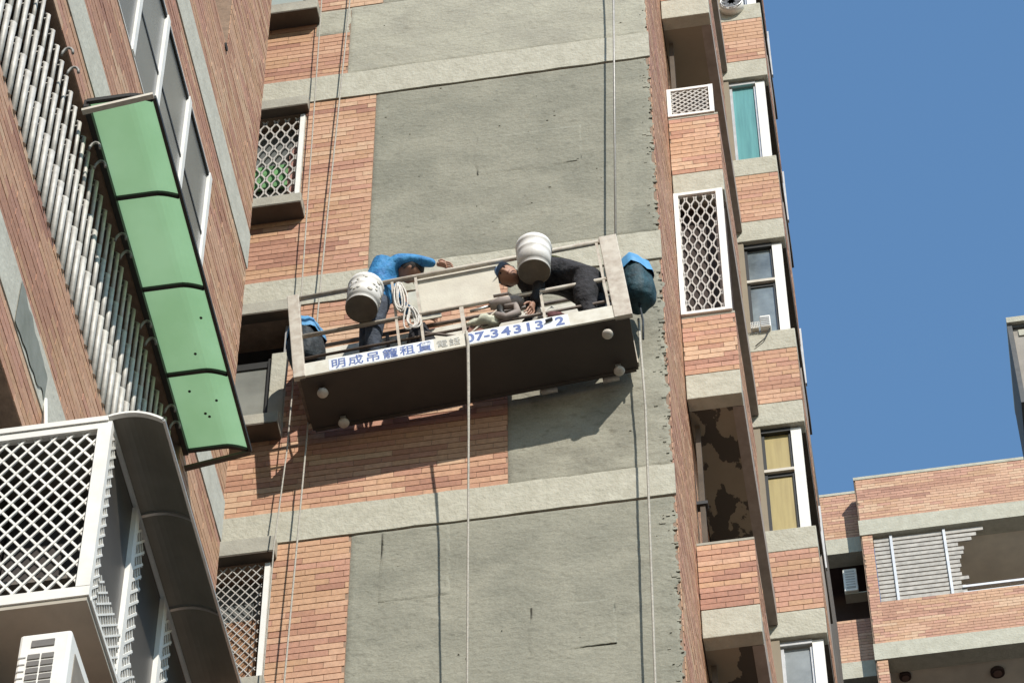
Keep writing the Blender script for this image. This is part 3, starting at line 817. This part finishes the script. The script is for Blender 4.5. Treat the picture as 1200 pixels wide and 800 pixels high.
text('電話', 1.19, .10, .045, .0, dx=.105, m_=mat('faded_paint', (.50, .50, .47), .7))
# end frames
for x, w in ((0, .10), (PL, .15)):
    s = 1 if x == 0 else -1
    a, b = (x - .05, x + w - .05) if s == 1 else (x - w + .03, x + .03)
    fr = B('end_frame', M_rail, gon, (a, b, -.03, .02, .0, 1.12), bevel=.006)
    B('rear_upright', M_rail, fr, (a + .02, b - .02, PW - .05, PW, .03, 1.10))
    B('frame_crossbar', M_rail2, fr, (a + .02, b - .03, .02, PW - .05, 1.03, 1.08), (a + .02, b - .03, .02, PW - .05, .53, .58), (a + .02, b - .03, .02, PW - .05, .04, .09))
def rail(name, z, y, mt, r=.018, x0=.03, x1=PL - .03):
    MB().tube([(x0, y, z), (x1, y, z)], r, 10).build(name, mt, gon)
rail('front_top_rail', 1.085, 0, M_rail, .022); rail('front_mid_rail', .56, 0, M_rail, .019)
rail('rear_top_rail', 1.085, PW - .02, M_rail2); rail('rear_mid_rail', .56, PW - .02, M_rail2)
rail('lower_front_bar', .30, .03, M_rail2, .013)
for x in (.84, 1.04, 1.385, 2.05, 2.58):
    MB().bar((x, 0, .17), (x, 0, .56 if x in (1.385,) else 1.085), .035 if x == 1.385 else .022, .02).build('baluster', M_rail, gon)
for x in (.7, 1.36, 2.02):
    MB().bar((x, PW - .02, .15), (x, PW - .02, 1.085), .03, .02).build('baluster', M_rail2, gon)
MB().bar((1.06, .03, .34), (1.38, .03, .18), .02, .015).build('brace', M_rail2, gon)
MB().bar((1.40, .03, .18), (1.72, .03, .50), .025, .015).build('brace', M_rail, gon)
# castors under the floor
M_rub = mat('pale_rubber', (.62, .57, .51), .7, c2=(.45, .40, .34), scale=20)
for x, y, h in ((.16, .13, .07), (.27, .46, .09), (PL - .20, .08, .07), (PL - .16, .46, .09)):
    cst = MB().bar((x, y, -.012), (x, y, -h + .02), .045, .03).build('castor', M_alu, gon)
    MB().lathe((x, y, -h), [(0, -.028), (.022, -.026), (.040, -.016), (.047, 0), (.044, .014), (.03, .022), (0, .024)], 16).build('castor_wheel', M_rub, cst)
MB().bar((2.05, -.03, .10), (2.11, -.03, .115), .05, .008).build('paint_chip', M_black, gon)
# wall rollers
for x in (1.9, 2.42):
    MB().tube([(x, PW + .06, .02), (x + .14, PW + .06, .02)], .028, 10).build('wall_roller', M_rub, gon)

M_rope = mat('pale_rope', (.40, .37, .315), .9, var=.18, scale=60)
M_wire = mat('steel_wire', (.36, .34, .31), .5, metal=.3, var=.15, scale=40)
# hoists with blue covers
def hoist(x, lab, s):
    h = thing('hoist', lab, 'hoist', GW(x, .30, .55), 'covered hoists')
    def lp(p): return GW(*p)
    M_cov = mat('blue_cover', (.12, .36, .62), .55, c2=(.07, .25, .48), scale=9)
    M_body = mat('hoist_body', (.018, .026, .032), .7, var=.4, scale=12, bump=.03, bscale=11)
    M_teal = mat('hoist_teal', (.014, .05, .065), .7, var=.4, scale=8, bump=.03, bscale=11)
    # domed cloth cover: squashed lathe with folds
    mb = MB(); n = 28; prof = [(.0, 1.10), (.07, 1.098), (.13, 1.07), (.16, 1.02), (.172, .94), (.176, .88)]
    for r_, z_ in prof:
        for k in range(n):
            a = 2 * math.pi * k / n; f = 1 + .07 * math.sin(5 * a + x) * (r_ / .17) + .04 * math.sin(11 * a)
            mb.v.append(tuple(lp((x + r_ * f * math.cos(a) * .95, .30 + r_ * f * math.sin(a), z_ + .02 * math.sin(3 * a) * (r_ / .17)))))
    for i in range(len(prof) - 1):
        for k in range(n):
            k2 = (k + 1) % n; mb.f.append((i * n + k, i * n + k2, (i + 1) * n + k2, (i + 1) * n + k)); mb.mi.append(0); mb.sm.append(True)
    mb.build('cover', M_cov, h)
    mb = MB(); prof = [(.155, .95), (.168, .82), (.172, .70), (.15, .59), (.11, .54), (0, .54)]
    for r_, z_ in prof:
        for k in range(n):
            a = 2 * math.pi * k / n; f = (1 + .10 * math.sin(4 * a + 1) * abs(math.sin(2 * a)) + .06 * noise.noise(Vector((math.cos(a) * 3, math.sin(a) * 3, z_ * 9))))
            mb.v.append(tuple(lp((x + r_ * f * math.cos(a) * .92, .30 + r_ * f * math.sin(a), z_))))
    for i in range(len(prof) - 1):
        for k in range(n):
            k2 = (k + 1) % n; mb.f.append((i * n + k, i * n + k2, (i + 1) * n + k2, (i + 1) * n + k)); mb.mi.append(0); mb.sm.append(True)
    mb.build('motor', M_teal if s > 0 else M_body, h)
    MB().tube([lp((x, .30, .60)), lp((x, .30, .30)), lp((x - s * .03, .30, .06))], .009, 8).build('cable_tail', M_body, h)
    MB().bar(lp((x, .30, .8)), lp((x - s * .12, .30, .8)), .05, .04).build('clamp_arm', M_alu, h)
hoist(.03, 'blue covered hoist at the platform end beside the tower windows', -1)
hoist(PL + .11, 'blue covered hoist at the platform end nearest the stepped balconies', 1)

# wires and ropes
def rope(name, lab, cat, pts, r, mt):
    o = MB().tube(pts, r, 6).build(name, mt); return tag(o, lab, cat)
rope('suspension_wire', 'pale wire running down past the barred tower windows just inside the platform end', 'wire', [(-4.37, 17.90, 36), (-4.43, 17.9, 30.4), (-4.50, 17.87, 27), (-4.524, 17.85, 25.58), (-4.539, 17.8, 23.46), (-4.569, 17.75, 20.71), (-4.6, 17.7, 17)], .0075, M_rope)
rope('suspension_wire', 'thin wire running down closest to the barred tower windows outside the platform end', 'wire', [(-4.71, 17.85, 36), (-4.699, 17.85, 30.39), (-4.672, 17.80, 25.6), (-4.683, 17.75, 23.43), (-4.716, 17.7, 22.23), (-4.74, 17.7, 17)], .0065, M_rope)
rope('suspension_wire', 'steel wire rising over the grey cement to the platform end nearest the balconies', 'wire', [(-1.856, 17.8, 36), (-1.849, 17.8, 29.6), tuple(GW(PL - .04, .45, 1.12))], .010, M_wire)
rope('tail_rope', 'pale rope hanging below the blue hoist nearest the stepped balconies', 'rope', [tuple(GW(PL + .08, .46, .55)), (-1.745, 17.8, 23.5), (-1.776, 17.8, 20.29), (-1.80, 17.8, 17)], .010, M_rope)
rope('hanging_rope', 'pale rope hanging from the middle of the lettered toe board', 'rope', [tuple(GW(1.40, -.035, .17)), tuple(GW(1.40, -.035, .02)), (-3.118, 17.36, 23.5), (-3.123, 17.42, 22.9), (-3.136, 17.55, 20.2), (-3.14, 17.6, 17)], [.012, .014, .013, .009, .008, .008], M_rope)

# ---- buckets
M_buck = mat('bucket_white', (.78, .76, .72), .5, c2=(.60, .57, .52), scale=14, mid=.38)
M_bot = mat('bucket_base', (.17, .14, .10), .7, var=.12, scale=10)
def bucket(p, lab, lean, mud):
    b = thing('bucket', lab, 'bucket', p, 'buckets hung outside the rail', local=True, rot=lean)
    mb = MB(); mb.lathe((0, 0, 0), [(.1335, -.002), (.1365, .002), (.138, .05), (.139, .05), (.141, .16), (.143, .20), (.147, .205), (.147, .225), (.143, .23), (.147, .29), (.152, .295), (.152, .315), (.146, .345), (.138, .345), (.13, .05), (0, .03)], 28)
    mb.build('shell', M_buck, b)
    mb = MB(); mb.lathe((0, 0, -.006), [(0, .004), (.122, .004), (.124, 0), (.1345, 0), (.1355, .008)], 28); mb.build('base', M_bot, b)
    mb = MB(); mb.tube([(.15 * math.cos(a * math.pi / 12), .02, .30 + .15 * math.sin(a * math.pi / 12)) for a in range(13)], .004, 6); mb.build('handle', M_alu, b)
    if mud:
        mb = MB(); rr = random.Random(4)
        for i in range(26):
            a = rr.uniform(-2.4, .6); z = rr.uniform(.1, .33); rad = .146 + .02 * (z - .1)
            s = rr.uniform(.008, .025); mb.tube([(rad * .96 * math.cos(a), rad * .96 * math.sin(a), z), (rad * .985 * math.cos(a), rad * .985 * math.sin(a), z), (rad * 1.0 * math.cos(a), rad * 1.0 * math.sin(a), z)], [s, s, s * .3], 9)
        stuff(mb.build('mortar_splash', mat('dried_mortar', (.50, .47, .41), .9, var=.15, scale=30), b))
    return b
bucket(GW(.575, -.14, .60), 'mortar splashed white bucket hung on the rail beside the blue jacketed worker', (R(-6), R(4), 0), True)
bucket(GW(2.03, -.14, .655), 'clean white bucket hung on the rail in front of the dark clad worker', (R(2), 0, 0), False)
# ---- boards and clutter
bd = MB().box(0, .67, -.006, .006, 0, .50).build('plywood_board', mat('pale_ply', (.62, .585, .49), .8, c2=(.52, .48, .40), scale=6, bump=.002))
bd.matrix_world = GM @ Matrix.Translation((1.055, .045, .63)) @ Matrix.Rotation(R(-1), 4, 'Y')
tag(bd, 'pale rectangular plywood board standing behind the platform rail between both workers', 'board')
bd = MB().box(0, .26, -.006, .006, 0, .42).build('cement_board', mat('grey_ply', (.50, .49, .41), .85, var=.1, scale=8))
bd.matrix_world = GM @ Matrix.Translation((.93, .36, .95))
tag(bd, 'narrow grey green board leaning at the wall side rail behind blue jacketed worker', 'board')
def coil(c, w, h, n, seed, lab):
    pts = []; rr = random.Random(seed); k = 18
    for t in range(n):
        ww, hh = w * rr.uniform(.55, 1.15), h * rr.uniform(.75, 1.1); ox, oz = rr.uniform(-.025, .025), rr.uniform(-.02, .02)
        for i in range(k):
            a = 2 * math.pi * i / k + math.pi / 2
            pts.append(tuple(GW(c[0] + ox + ww * math.cos(a) * (1 - .35 * math.sin(a)), c[1] - .004 * t + .012 * math.sin(a * 2 + t), c[2] - h + oz + hh * math.sin(a))))
    tag(MB().tube(pts, .0075, 6).build('rope_coil', mat('white_rope', (.60, .57, .52), .9, var=.2, scale=60), None), lab, 'rope')
coil((.90, -.035, .98), .05, .19, 7, 12, 'looped white rope bundle tied on the rail beside the splashed bucket')
coil((.97, -.05, .60), .045, .14, 4, 5, 'drooping white hose loop hanging under the middle rail over black bag')
def blob(name, lab, cat, c, size, mt, seed, sub=3, amp=.25, fr=3, rotz=0):
    bm = bmesh.new(); bmesh.ops.create_icosphere(bm, subdivisions=sub, radius=1)
    for v in bm.verts:
        d = 1 + amp * noise.noise(v.co * fr * .5 + Vector((seed, 0, 0))) + amp * .5 * noise.noise(v.co * fr + Vector((0, seed, 0)))
        p = v.co * d; p.z = max(p.z, -.75)
        v.co = Vector((p.x * size[0], p.y * size[1], p.z * size[2]))
    me = bpy.data.meshes.new(name); bm.to_mesh(me); bm.free(); me.materials.append(mt)
    for p in me.polygons: p.use_smooth = True
    o = link(name, me); o.matrix_world = GM @ Matrix.Translation(c) @ Matrix.Rotation(rotz, 4, 'Y')
    return tag(o, lab, cat)
blob('tool_bag', 'black sagging tool bag on the platform floor beside blue jacketed worker', 'bag', (1.0, .17, .36), (.12, .10, .28), mat('black_cloth', (.014, .013, .016), .9, var=.2), 2)
blob('cement_bag', 'crumpled pale grey cement bag on platform under the clean bucket', 'bag', (2.06, .14, .30), (.13, .10, .16), mat('bag_paper', (.40, .385, .34), .8, var=.2, scale=12), 5, amp=.5)
blob('work_glove', 'reddish brown work glove lying behind the toe board by hanging rope', 'glove', (1.46, .08, .26), (.09, .06, .05), mat('red_cloth', (.23, .11, .085), .9, var=.3, scale=20), 7, amp=.6)
blob('cloth_rag', 'dark maroon rag on platform floor near the dark clad worker', 'rag', (2.13, .05, .24), (.08, .05, .05), mat('maroon_cloth', (.10, .035, .035), .9, var=.3, scale=20), 9, amp=.6)
blob('cloth_bundle', 'pale crumpled cloth bundle resting on the rail beside plywood board', 'cloth', (1.56, .05, .34), (.13, .07, .08), mat('pale_cloth', (.52, .52, .41), .9, var=.2, scale=20), 11, amp=.55)
# mixer drill
dr = thing('mixer_drill', 'dusty grey power drill resting on the middle rail beside plywood board', 'drill', GW(1.72, .03, .45))
MB().tube([GW(1.62, .02, .52), GW(1.70, .02, .53), GW(1.86, .02, .50), GW(1.90, .02, .49)], [.035, .055, .055, .03], 12).build('motor_body', mat('dusty_tool', (.36, .31, .28), .7, c2=(.22, .18, .16), scale=20), dr)
MB().tube([GW(1.70, .02, .50), GW(1.70, .03, .40), GW(1.75, .03, .33)], [.03, .03, .025], 10).build('grip', M_black, dr)
MB().tube([GW(1.62, .02, .52), GW(1.45, .02, .50)], .012, 8).build('shaft', M_alu, dr)
MB().tube([GW(1.84, .02, .56), GW(1.78, .01, .63), GW(1.66, .01, .63)], .014, 8).build('side_handle', MATS['dusty_tool'], dr)
MB().tube([GW(1.66, .0, .36), GW(1.74, .0, .30), GW(1.84, .0, .34), GW(1.83, .0, .44), GW(1.74, .0, .45)], [.03, .035, .035, .03, .02], 10).build('gearbox', MATS['dusty_tool'], dr)

# ================================================================== PEOPLE
def skin(name, joints, edges, root, mt, parent=None, sub=2):
    me = bpy.data.meshes.new(name)
    keys = list(joints); idx = {k: i for i, k in enumerate(keys)}
    me.from_pydata([tuple(GW(*joints[k][0])) for k in keys], [(idx[a], idx[b]) for a, b in edges], [])
    o = bpy.data.objects.new(name, me); col.objects.link(o)
    md = o.modifiers.new('skin', 'SKIN'); md.use_smooth_shade = True
    sv = me.skin_vertices[0].data
    for k in keys:
        r = joints[k][1]; sv[idx[k]].radius = r if isinstance(r, tuple) else (r, r); sv[idx[k]].use_root = (k == root)
    s = o.modifiers.new('sub', 'SUBSURF'); s.levels = s.render_levels = sub
    bpy.context.view_layer.update()
    m2 = bpy.data.meshes.new_from_object(o.evaluated_get(bpy.context.evaluated_depsgraph_get()))
    bpy.data.objects.remove(o)
    m2.materials.clear()
    for q in (mt if isinstance(mt, (list, tuple)) else [mt]): m2.materials.append(q)
    for p in m2.polygons: p.use_smooth = True
    return link(name, m2, parent)
M_skin = mat('skin', (.40, .22, .15), .6, var=.08, scale=20)
M_jack = mat('blue_jacket', (.05, .30, .58), .7, c2=(.02, .14, .38), scale=10, bump=.045, bscale=9)
M_trou = mat('dark_trousers', (.045, .055, .075), .9, var=.3, scale=12, bump=.04, bscale=10)
M_blk = mat('black_workwear', (.024, .023, .026), .9, var=.35, scale=12, bump=.05, bscale=9)
M_hair = mat('black_hair', (.012, .010, .010), .6, var=.2, scale=40)
M_boot = mat('rubber_boot', (.06, .06, .065), .6, var=.2)
def hand(parent, w, d, side, palm_n, mt=M_skin, L=.17):
    """five bent fingers rooted in a palm; w wrist, d pointing direction, side = thumb direction (local coordinates)"""
    w, d, sd, pn = Vector(w), Vector(d).normalized(), Vector(side).normalized(), Vector(palm_n).normalized()
    j = {'w': (tuple(w), (.022, .018)), 'p': (tuple(w + d * .05), (.034, .018)), 'k': (tuple(w + d * .085), (.036, .016))}
    e = [('w', 'p'), ('p', 'k')]
    for i, (o, ln) in enumerate(((.030, .070), (.010, .080), (-.010, .075), (-.030, .058))):
        a = w + d * .088 + sd * o
        j['f%da' % i] = (tuple(a), .0095); j['f%db' % i] = (tuple(a + d * ln * .5 - pn * .006), .0085); j['f%dc' % i] = (tuple(a + d * ln * .85 - pn * .030), .007)
        e += [('k', 'f%da' % i), ('f%da' % i, 'f%db' % i), ('f%db' % i, 'f%dc' % i)]
    j['ta'] = (tuple(w + d * .03 + sd * .035), .012); j['tb'] = (tuple(w + d * .06 + sd * .055 - pn * .01), .0095); j['tc'] = (tuple(w + d * .085 + sd * .055 - pn * .022), .008)
    e += [('p', 'ta'), ('ta', 'tb'), ('tb', 'tc')]
    return skin('hand', j, e, 'p', mt, parent, 1)
def head(parent, c, face, up, size=.112, cap=None, hair=True):
    """head with brow, nose, chin, ears; face = direction looked at, local coordinates"""
    f, u = Vector(face).normalized(), Vector(up).normalized(); u = (u - f * u.dot(f)).normalized(); s = f.cross(u)
    bm = bmesh.new(); bmesh.ops.create_uvsphere(bm, u_segments=32, v_segments=22, radius=1)
    for v in bm.verts:
        x, y, z = v.co                         # x side, y front, z up
        wx, wy, wz = .74 * (1 - .18 * max(0, -z)), .90, 1.06
        yy = y * wy; zz = z * wz; xx = x * wx
        if y > .2:
            nose = math.exp(-((x / .13) ** 2)) * math.exp(-(((z + .18) / .24) ** 2)); yy += .17 * nose
            eye = (math.exp(-(((abs(x) - .33) / .15) ** 2))) * math.exp(-(((z - .06) / .11) ** 2)); yy -= .09 * eye
            brow = math.exp(-(((z - .22) / .10) ** 2)); yy += .035 * brow
            chin = math.exp(-((x / .3) ** 2)) * math.exp(-(((z + .86) / .2) ** 2)); yy += .13 * chin
            lip = math.exp(-((x / .22) ** 2)) * (math.exp(-(((z + .47) / .05) ** 2)) + math.exp(-(((z + .60) / .05) ** 2))); yy += .05 * lip
        ear = math.exp(-(((y + .05) / .16) ** 2)) * math.exp(-(((z + .02) / .22) ** 2)); xx += math.copysign(.14 * ear, x) if abs(x) > .55 else 0
        v.co = (s * xx + f * yy + u * zz) * size + Vector(c)
        v.co = GM @ v.co
    me = bpy.data.meshes.new('head'); bm.to_mesh(me); bm.free(); me.materials.append(M_skin)
    for p in me.polygons: p.use_smooth = True
    h = link('head', me, parent)
    for sg in (-1, 1):
        ce = Vector(c) + (s * .25 * sg + f * .80 + u * .06) * size
        mb = MB(); mb.tube([GM @ (ce - f * size * .05), GM @ (ce + f * size * .04)], size * .085, 10); mb.build('eye', M_hair, h)
    ce = Vector(c) + (f * .90 - u * .56) * size
    MB().tube([GM @ (ce - s * size * .2), GM @ (ce + f * size * .02), GM @ (ce + s * size * .2)], size * .03, 6).build('mouth', mat('lips', (.22, .09, .08), .6), h)
    bm = bmesh.new(); bmesh.ops.create_uvsphere(bm, u_segments=28, v_segments=18, radius=1)
    kill = []
    for v in bm.verts:
        x, y, z = v.co
        if z < (.22 if y > .25 else -.35 if y < -.2 else .0): kill.append(v); continue
        q = 1 + .05 * noise.noise(v.co * 6)
        v.co = GM @ ((s * x * .80 * q + f * y * .96 * q + u * z * 1.14 * q) * size + Vector(c))
    bmesh.ops.delete(bm, geom=kill, context='VERTS')
    me = bpy.data.meshes.new('hair'); bm.to_mesh(me); bm.free(); me.materials.append(cap or M_hair)
    for p in me.polygons: p.use_smooth = True
    o = link('cap' if cap else 'hair', me, h)
    if cap:
        mb = MB(); pts = []
        for i in range(9):
            a = math.pi * (i / 8); pts.append((math.cos(a), math.sin(a)))
        for (xa, ya), (xb, yb) in zip(pts, pts[1:]):
            mb.quad(*[GM @ ((s * px * .74 + f * py * .8 + u * .24) * size + Vector(c)) if k < 2 else GM @ ((s * px * .80 + f * (py * 1.45 + .05) + u * .16) * size + Vector(c)) for k, (px, py) in enumerate(((xa, ya), (xb, yb), (xb, yb), (xa, ya)))])
        mb.build('peak', cap, h)
    return h
# worker in the blue jacket: standing at the rail, bent towards the board with one arm stretched out
p1 = thing('person', 'worker in bright blue jacket stretching one arm over the platform rail', 'person', GW(.6, .18, .07))
J = {'pelvis': ((.66, .14, .95), (.135, .12)), 'hl': ((.60, .20, .88), .095), 'hr': ((.69, .08, .88), .095), 'kl': ((.56, .16, .50), .075), 'kr': ((.62, .09, .48), .078),
     'al': ((.52, .25, .14), .052), 'ar': ((.58, .19, .13), .052), 'tl': ((.52, .10, .075), .045), 'tr': ((.58, .05, .075), .045)}
body = skin('body', {**J, 'waist': ((.68, .13, 1.06), (.125, .115)), 'neck': ((.86, .11, 1.36), .05)},
            [('pelvis', 'hl'), ('hl', 'kl'), ('kl', 'al'), ('al', 'tl'), ('pelvis', 'hr'), ('hr', 'kr'), ('kr', 'ar'), ('ar', 'tr'), ('pelvis', 'waist'), ('waist', 'neck')], 'pelvis', M_trou, p1)
skin('jacket', {'hem': ((.655, .135, .97), (.155, .14)), 'waist': ((.68, .12, 1.08), (.15, .135)), 'chest': ((.735, .10, 1.27), (.165, .145)), 'top': ((.80, .09, 1.385), (.13, .12)), 'collar': ((.885, .10, 1.385), .068),
                'sr': ((.875, .01, 1.375), .078), 'er': ((1.06, .02, 1.345), .056), 'wr': ((1.225, .045, 1.275), .038),
                'sl': ((.80, .24, 1.36), .075), 'el': ((.86, .36, 1.19), .055), 'wl': ((1.0, .42, 1.12), .038)},
     [('hem', 'waist'), ('waist', 'chest'), ('chest', 'top'), ('top', 'collar'), ('top', 'sr'), ('sr', 'er'), ('er', 'wr'), ('top', 'sl'), ('sl', 'el'), ('el', 'wl')], 'chest', M_jack, p1)
hand(p1, (1.225, .045, 1.275), (.9, .12, -.30), (0, -.4, .5), (.1, -.6, .5))
hand(p1, (1.0, .42, 1.12), (.9, .25, -.2), (0, -.2, .9), (0, -1, 0))
head(p1, (1.0, .085, 1.315), (.55, .55, -.62), (.70, -.35, .45))
# worker in black: bent double, head low behind the clean bucket
p2 = thing('person', 'worker in black clothes bent double with face showing beside the clean bucket', 'person', GW(2.4, .2, .07))
skin('body', {'pelvis': ((2.41, .16, .93), (.20, .185)), 'waist': ((2.25, .16, .96), (.185, .17)), 'chest': ((2.06, .15, .97), (.165, .15)), 'top': ((1.93, .14, .98), (.11, .11)), 'neck': ((1.88, .12, .97), .055),
              'hl': ((2.46, .27, .70), .13), 'hr': ((2.45, .07, .70), .135), 'kl': ((2.43, .27, .42), .10), 'kr': ((2.40, .05, .42), .105), 'al': ((2.46, .33, .14), .055), 'ar': ((2.42, .12, .14), .055), 'tl': ((2.34, .30, .075), .045), 'tr': ((2.30, .09, .075), .045),
              'sr': ((1.97, .02, .93), .08), 'er': ((2.06, -.0, .68), .058), 'wr': ((1.98, .02, .47), .036), 'sl': ((1.97, .30, .93), .08), 'el': ((1.96, .34, .68), .056), 'wl': ((1.86, .28, .52), .036)},
     [('pelvis', 'waist'), ('waist', 'chest'), ('chest', 'top'), ('top', 'neck'), ('pelvis', 'hl'), ('pelvis', 'hr'), ('hl', 'kl'), ('kl', 'al'), ('al', 'tl'), ('hr', 'kr'), ('kr', 'ar'), ('ar', 'tr'),
      ('top', 'sr'), ('sr', 'er'), ('er', 'wr'), ('top', 'sl'), ('sl', 'el'), ('el', 'wl')], 'pelvis', M_blk, p2)
hand(p2, (1.98, .02, .47), (-.3, .1, -.9), (-.5, -.5, .2), (.6, .2, .1)); hand(p2, (1.86, .28, .52), (-.5, 0, -.8), (-.3, -.8, .2), (.7, 0, -.3))
head(p2, (1.80, .09, .985), (-.25, -.75, -.25), (-.55, .25, .75), cap=mat('blue_cap', (.14, .24, .42), .8, var=.15, scale=14))
# pale strap across the bent back
from mathutils.bvhtree import BVHTree
bmh = bmesh.new(); bmh.from_mesh(next(c for c in p2.children if c.name.startswith('body')).data); tree = BVHTree.FromBMesh(bmh); bmh.free()
pts = []
for i in range(12):
    hit = tree.ray_cast(GW(2.13 + i * .035, .02 + .012 * i, 1.5), Vector((0, 0, -1)))[0]
    if hit is not None: pts.append(hit + Vector((0, 0, .006)))
mb = MB()
for a, b in zip(pts, pts[1:]): mb.bar(a, b, .05, .012, up=(0, -.3, 1))
mb.build('strap', mat('hivis_strap', (.62, .66, .34), .7, var=.1, scale=20), p2)

# ================================================================== FAR BLOCK
HY = 40.3
far = thing('far_apartment_block', 'distant brick tiled apartment block with pale bands and recessed balconies', 'building', (3, 43, 0))
B('wall', M_mortar, far, (-.33, 12, HY + .008, HY + .3, 46.96 + .37, 48.40), (-.20, 12, HY + .008, HY + .3, 44.22, 45.22), (-.33, 12, HY + .008, HY + .3, 38, 40.7))
B('corner_pier', M_mortar, far, (-.33, -.15, HY + .008, HY + .4, 38, 47.3))
B('wall_return', M_mortar, far, (-.35, -.331, HY + .02, 44, 38, 48.39))
B('coping', M_band, far, (-.36, 12, HY - .01, HY + .32, 48.40, 48.47))
for z in (46.93, 43.82): B('concrete_band', M_band, far, (-.36, 12, HY - .02, HY + .32, z, z + .385))
mb = MB()
HTL = []
for x0, x1, z0, z1 in ((-.33, 5, 47.32, 48.40), (-.15, 5, 44.21, 45.22), (-.33, -.15, 44.21, 46.925), (-.33, -.15, 41, 43.815)):
    for t in tile_rects(x0, x1, z0, z1): HTL.append((t, HY, 'Y', -1))
SB = HY + .45
for x0, x1, z0, z1 in ((-3, -.36, 47.42, 48.58), (-3, -.36, 44.30, 45.35)):
    for t in tile_rects(x0, x1, z0, z1): HTL.append((t, SB, 'Y', -1))
lay_tiles(HTL, far, 0)
B('setback_wall', M_mortar, far, (-3, -.352, SB + .008, SB + .3, 47.42, 48.58))
B('setback_parapet', M_mortar, far, (-3, -.352, SB + .008, SB + .3, 44.30, 45.35))
B('setback_coping', M_band, far, (-3, -.353, SB - .01, SB + .3, 48.58, 48.64))
for z in (47.03, 43.92): B('setback_band', M_band, far, (-3, -.353, SB - .02, SB + .3, z, z + .385))
M_hceil = mat('far_ceiling', (.72, .66, .55), .9, var=.08, scale=2)
for z in (46.93, 43.82):
    B('balcony_ceiling', M_hceil, far, (-.14, 12, HY + .33, 43, z + .1, z + .3))
    B('balcony_rear', mat('far_rear', (.10, .06, .05), .9, var=.2, scale=2), far, (-.14, 12, 42.6, 42.8, z - 3.0, z + .1))
    B('setback_rear', mat('far_niche', (.07, .045, .042), .9, var=.2, scale=2), far, (-3, -.355, SB + 1.0, SB + 1.1, z - 3, z + .2), (-3, -.355, SB + .31, SB + 1.0, z + .2, z + .3))
B('core', M_room, far, (-3, 12, 44, 50, 0, 48.3))
# louvre grille, broken at its free end
for x in (.16, 1.07):
    MB().bar((x, HY + .05, 45.22), (x, HY + .05, 46.9), .045, .03).build('louvre_post', M_alu, far)
ends = [1.62, 1.44, 1.30, 1.16, 1.20, 1.13, 1.18, 1.10, 1.06, 1.13, 1.10, 1.16, 1.12, 1.14, 1.10]
for i in range(15):
    z = 46.84 - i * .107
    MB().bar((-.14, HY + .085, z), (ends[i] + .05 * (i % 3) + .12, HY + .085, z - .01 * (i > 0)), .03, .066, up=(0, -.2, 1)).build('slat', mat('slat_grey', (.42, .39, .35), .55, metal=.2, var=.15, scale=9), far)
rl = MB().bar((1.25, HY + .06, 45.40), (12, HY + .06, 45.40), .05, .05).build('handrail', M_alu, far)
B('handrail_lower', M_alu, far, (1.25, 12, HY + .05, HY + .08, 45.262, 45.285))
lp = MB(); lp.tube([(1.62, 40.95, 43.915), (1.62, 40.95, 43.86)], .12, 20); lamp = thing('ceiling_lamp', 'round dark rimmed lamp on the far balcony ceiling', 'lamp', (1.62, 40.95, 43.9))
lp.build('rim', mat('lamp_rim', (.05, .03, .025), .6), lamp)
MB().tube([(1.62, 40.95, 43.86), (1.62, 40.95, 43.84)], .07, 16).build('diffuser', mat('lamp_glass', (.16, .10, .08), .3), lamp)
lamp2 = thing('ceiling_lamp', 'small round lamp on far balcony ceiling next to the brick pier', 'lamp', (.13, 41.1, 43.9))
MB().tube([(.10, 40.8, 43.915), (.10, 40.8, 43.86)], .10, 20).build('rim', MATS['lamp_rim'], lamp2)
MB().tube([(.10, 40.8, 43.86), (.10, 40.8, 43.84)], .06, 16).build('diffuser', MATS['lamp_glass'], lamp2)
hk = MB().tube([(1.18, 40.9, 46.98), (1.18, 40.9, 46.75), (1.24, 40.9, 46.6)], .05, 8).build('hanging_plant_pot', MATS['lamp_rim']); tag(hk, 'dark hanging object below the far balcony ceiling behind broken louvres', 'hanging object')
ac3 = thing('air_conditioner', 'white air conditioner on shelf inside the far recessed niche beside louvred balcony', 'air conditioner', (-.62, 41.1, 46.4))
B('casing', M_white, ac3, (-.74, -.50, 40.95, 41.2, 46.30, 46.86), bevel=.015)
B('front_vent', mat('ac_vent', (.45, .44, .42), .6), ac3, (-.70, -.54, 40.944, 40.952, 46.36, 46.80))
B('vent_bar', M_white, ac3, *[(-.705, -.535, 40.938, 40.945, 46.40 + i * .065, 46.425 + i * .065) for i in range(6)])
B('shelf', M_band, ac3, (-.74, -.355, 41.0, 41.22, 46.275, 46.299))
# sliver of another block: its projecting balcony box
edge = thing('neighbour_block', 'pale projecting balcony box of a neighbouring tower against open sky', 'building', (6, 32, 0))
B('tower_wall', M_hood, edge, (3.6, 12, 30.5, 40, 0, 41.5))
B('balcony_box', mat('grey_render', (.30, .27, .235), .9, var=.12, scale=4), edge, (2.13, 3.7, 30.06, 31.5, 37.66, 39.22))
B('balcony_cap', M_band, edge, (2.06, 3.7, 29.96, 31.6, 39.27, 39.38))
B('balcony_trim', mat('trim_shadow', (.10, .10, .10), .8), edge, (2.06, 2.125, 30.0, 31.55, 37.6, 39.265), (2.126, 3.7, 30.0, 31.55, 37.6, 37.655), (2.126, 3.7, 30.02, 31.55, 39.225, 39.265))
B('panel_head', M_band, edge, (2.20, 3.6, 30.04, 30.058, 39.06, 39.18))
for o in list(col.objects):
    if 'local' in o: del o['local']
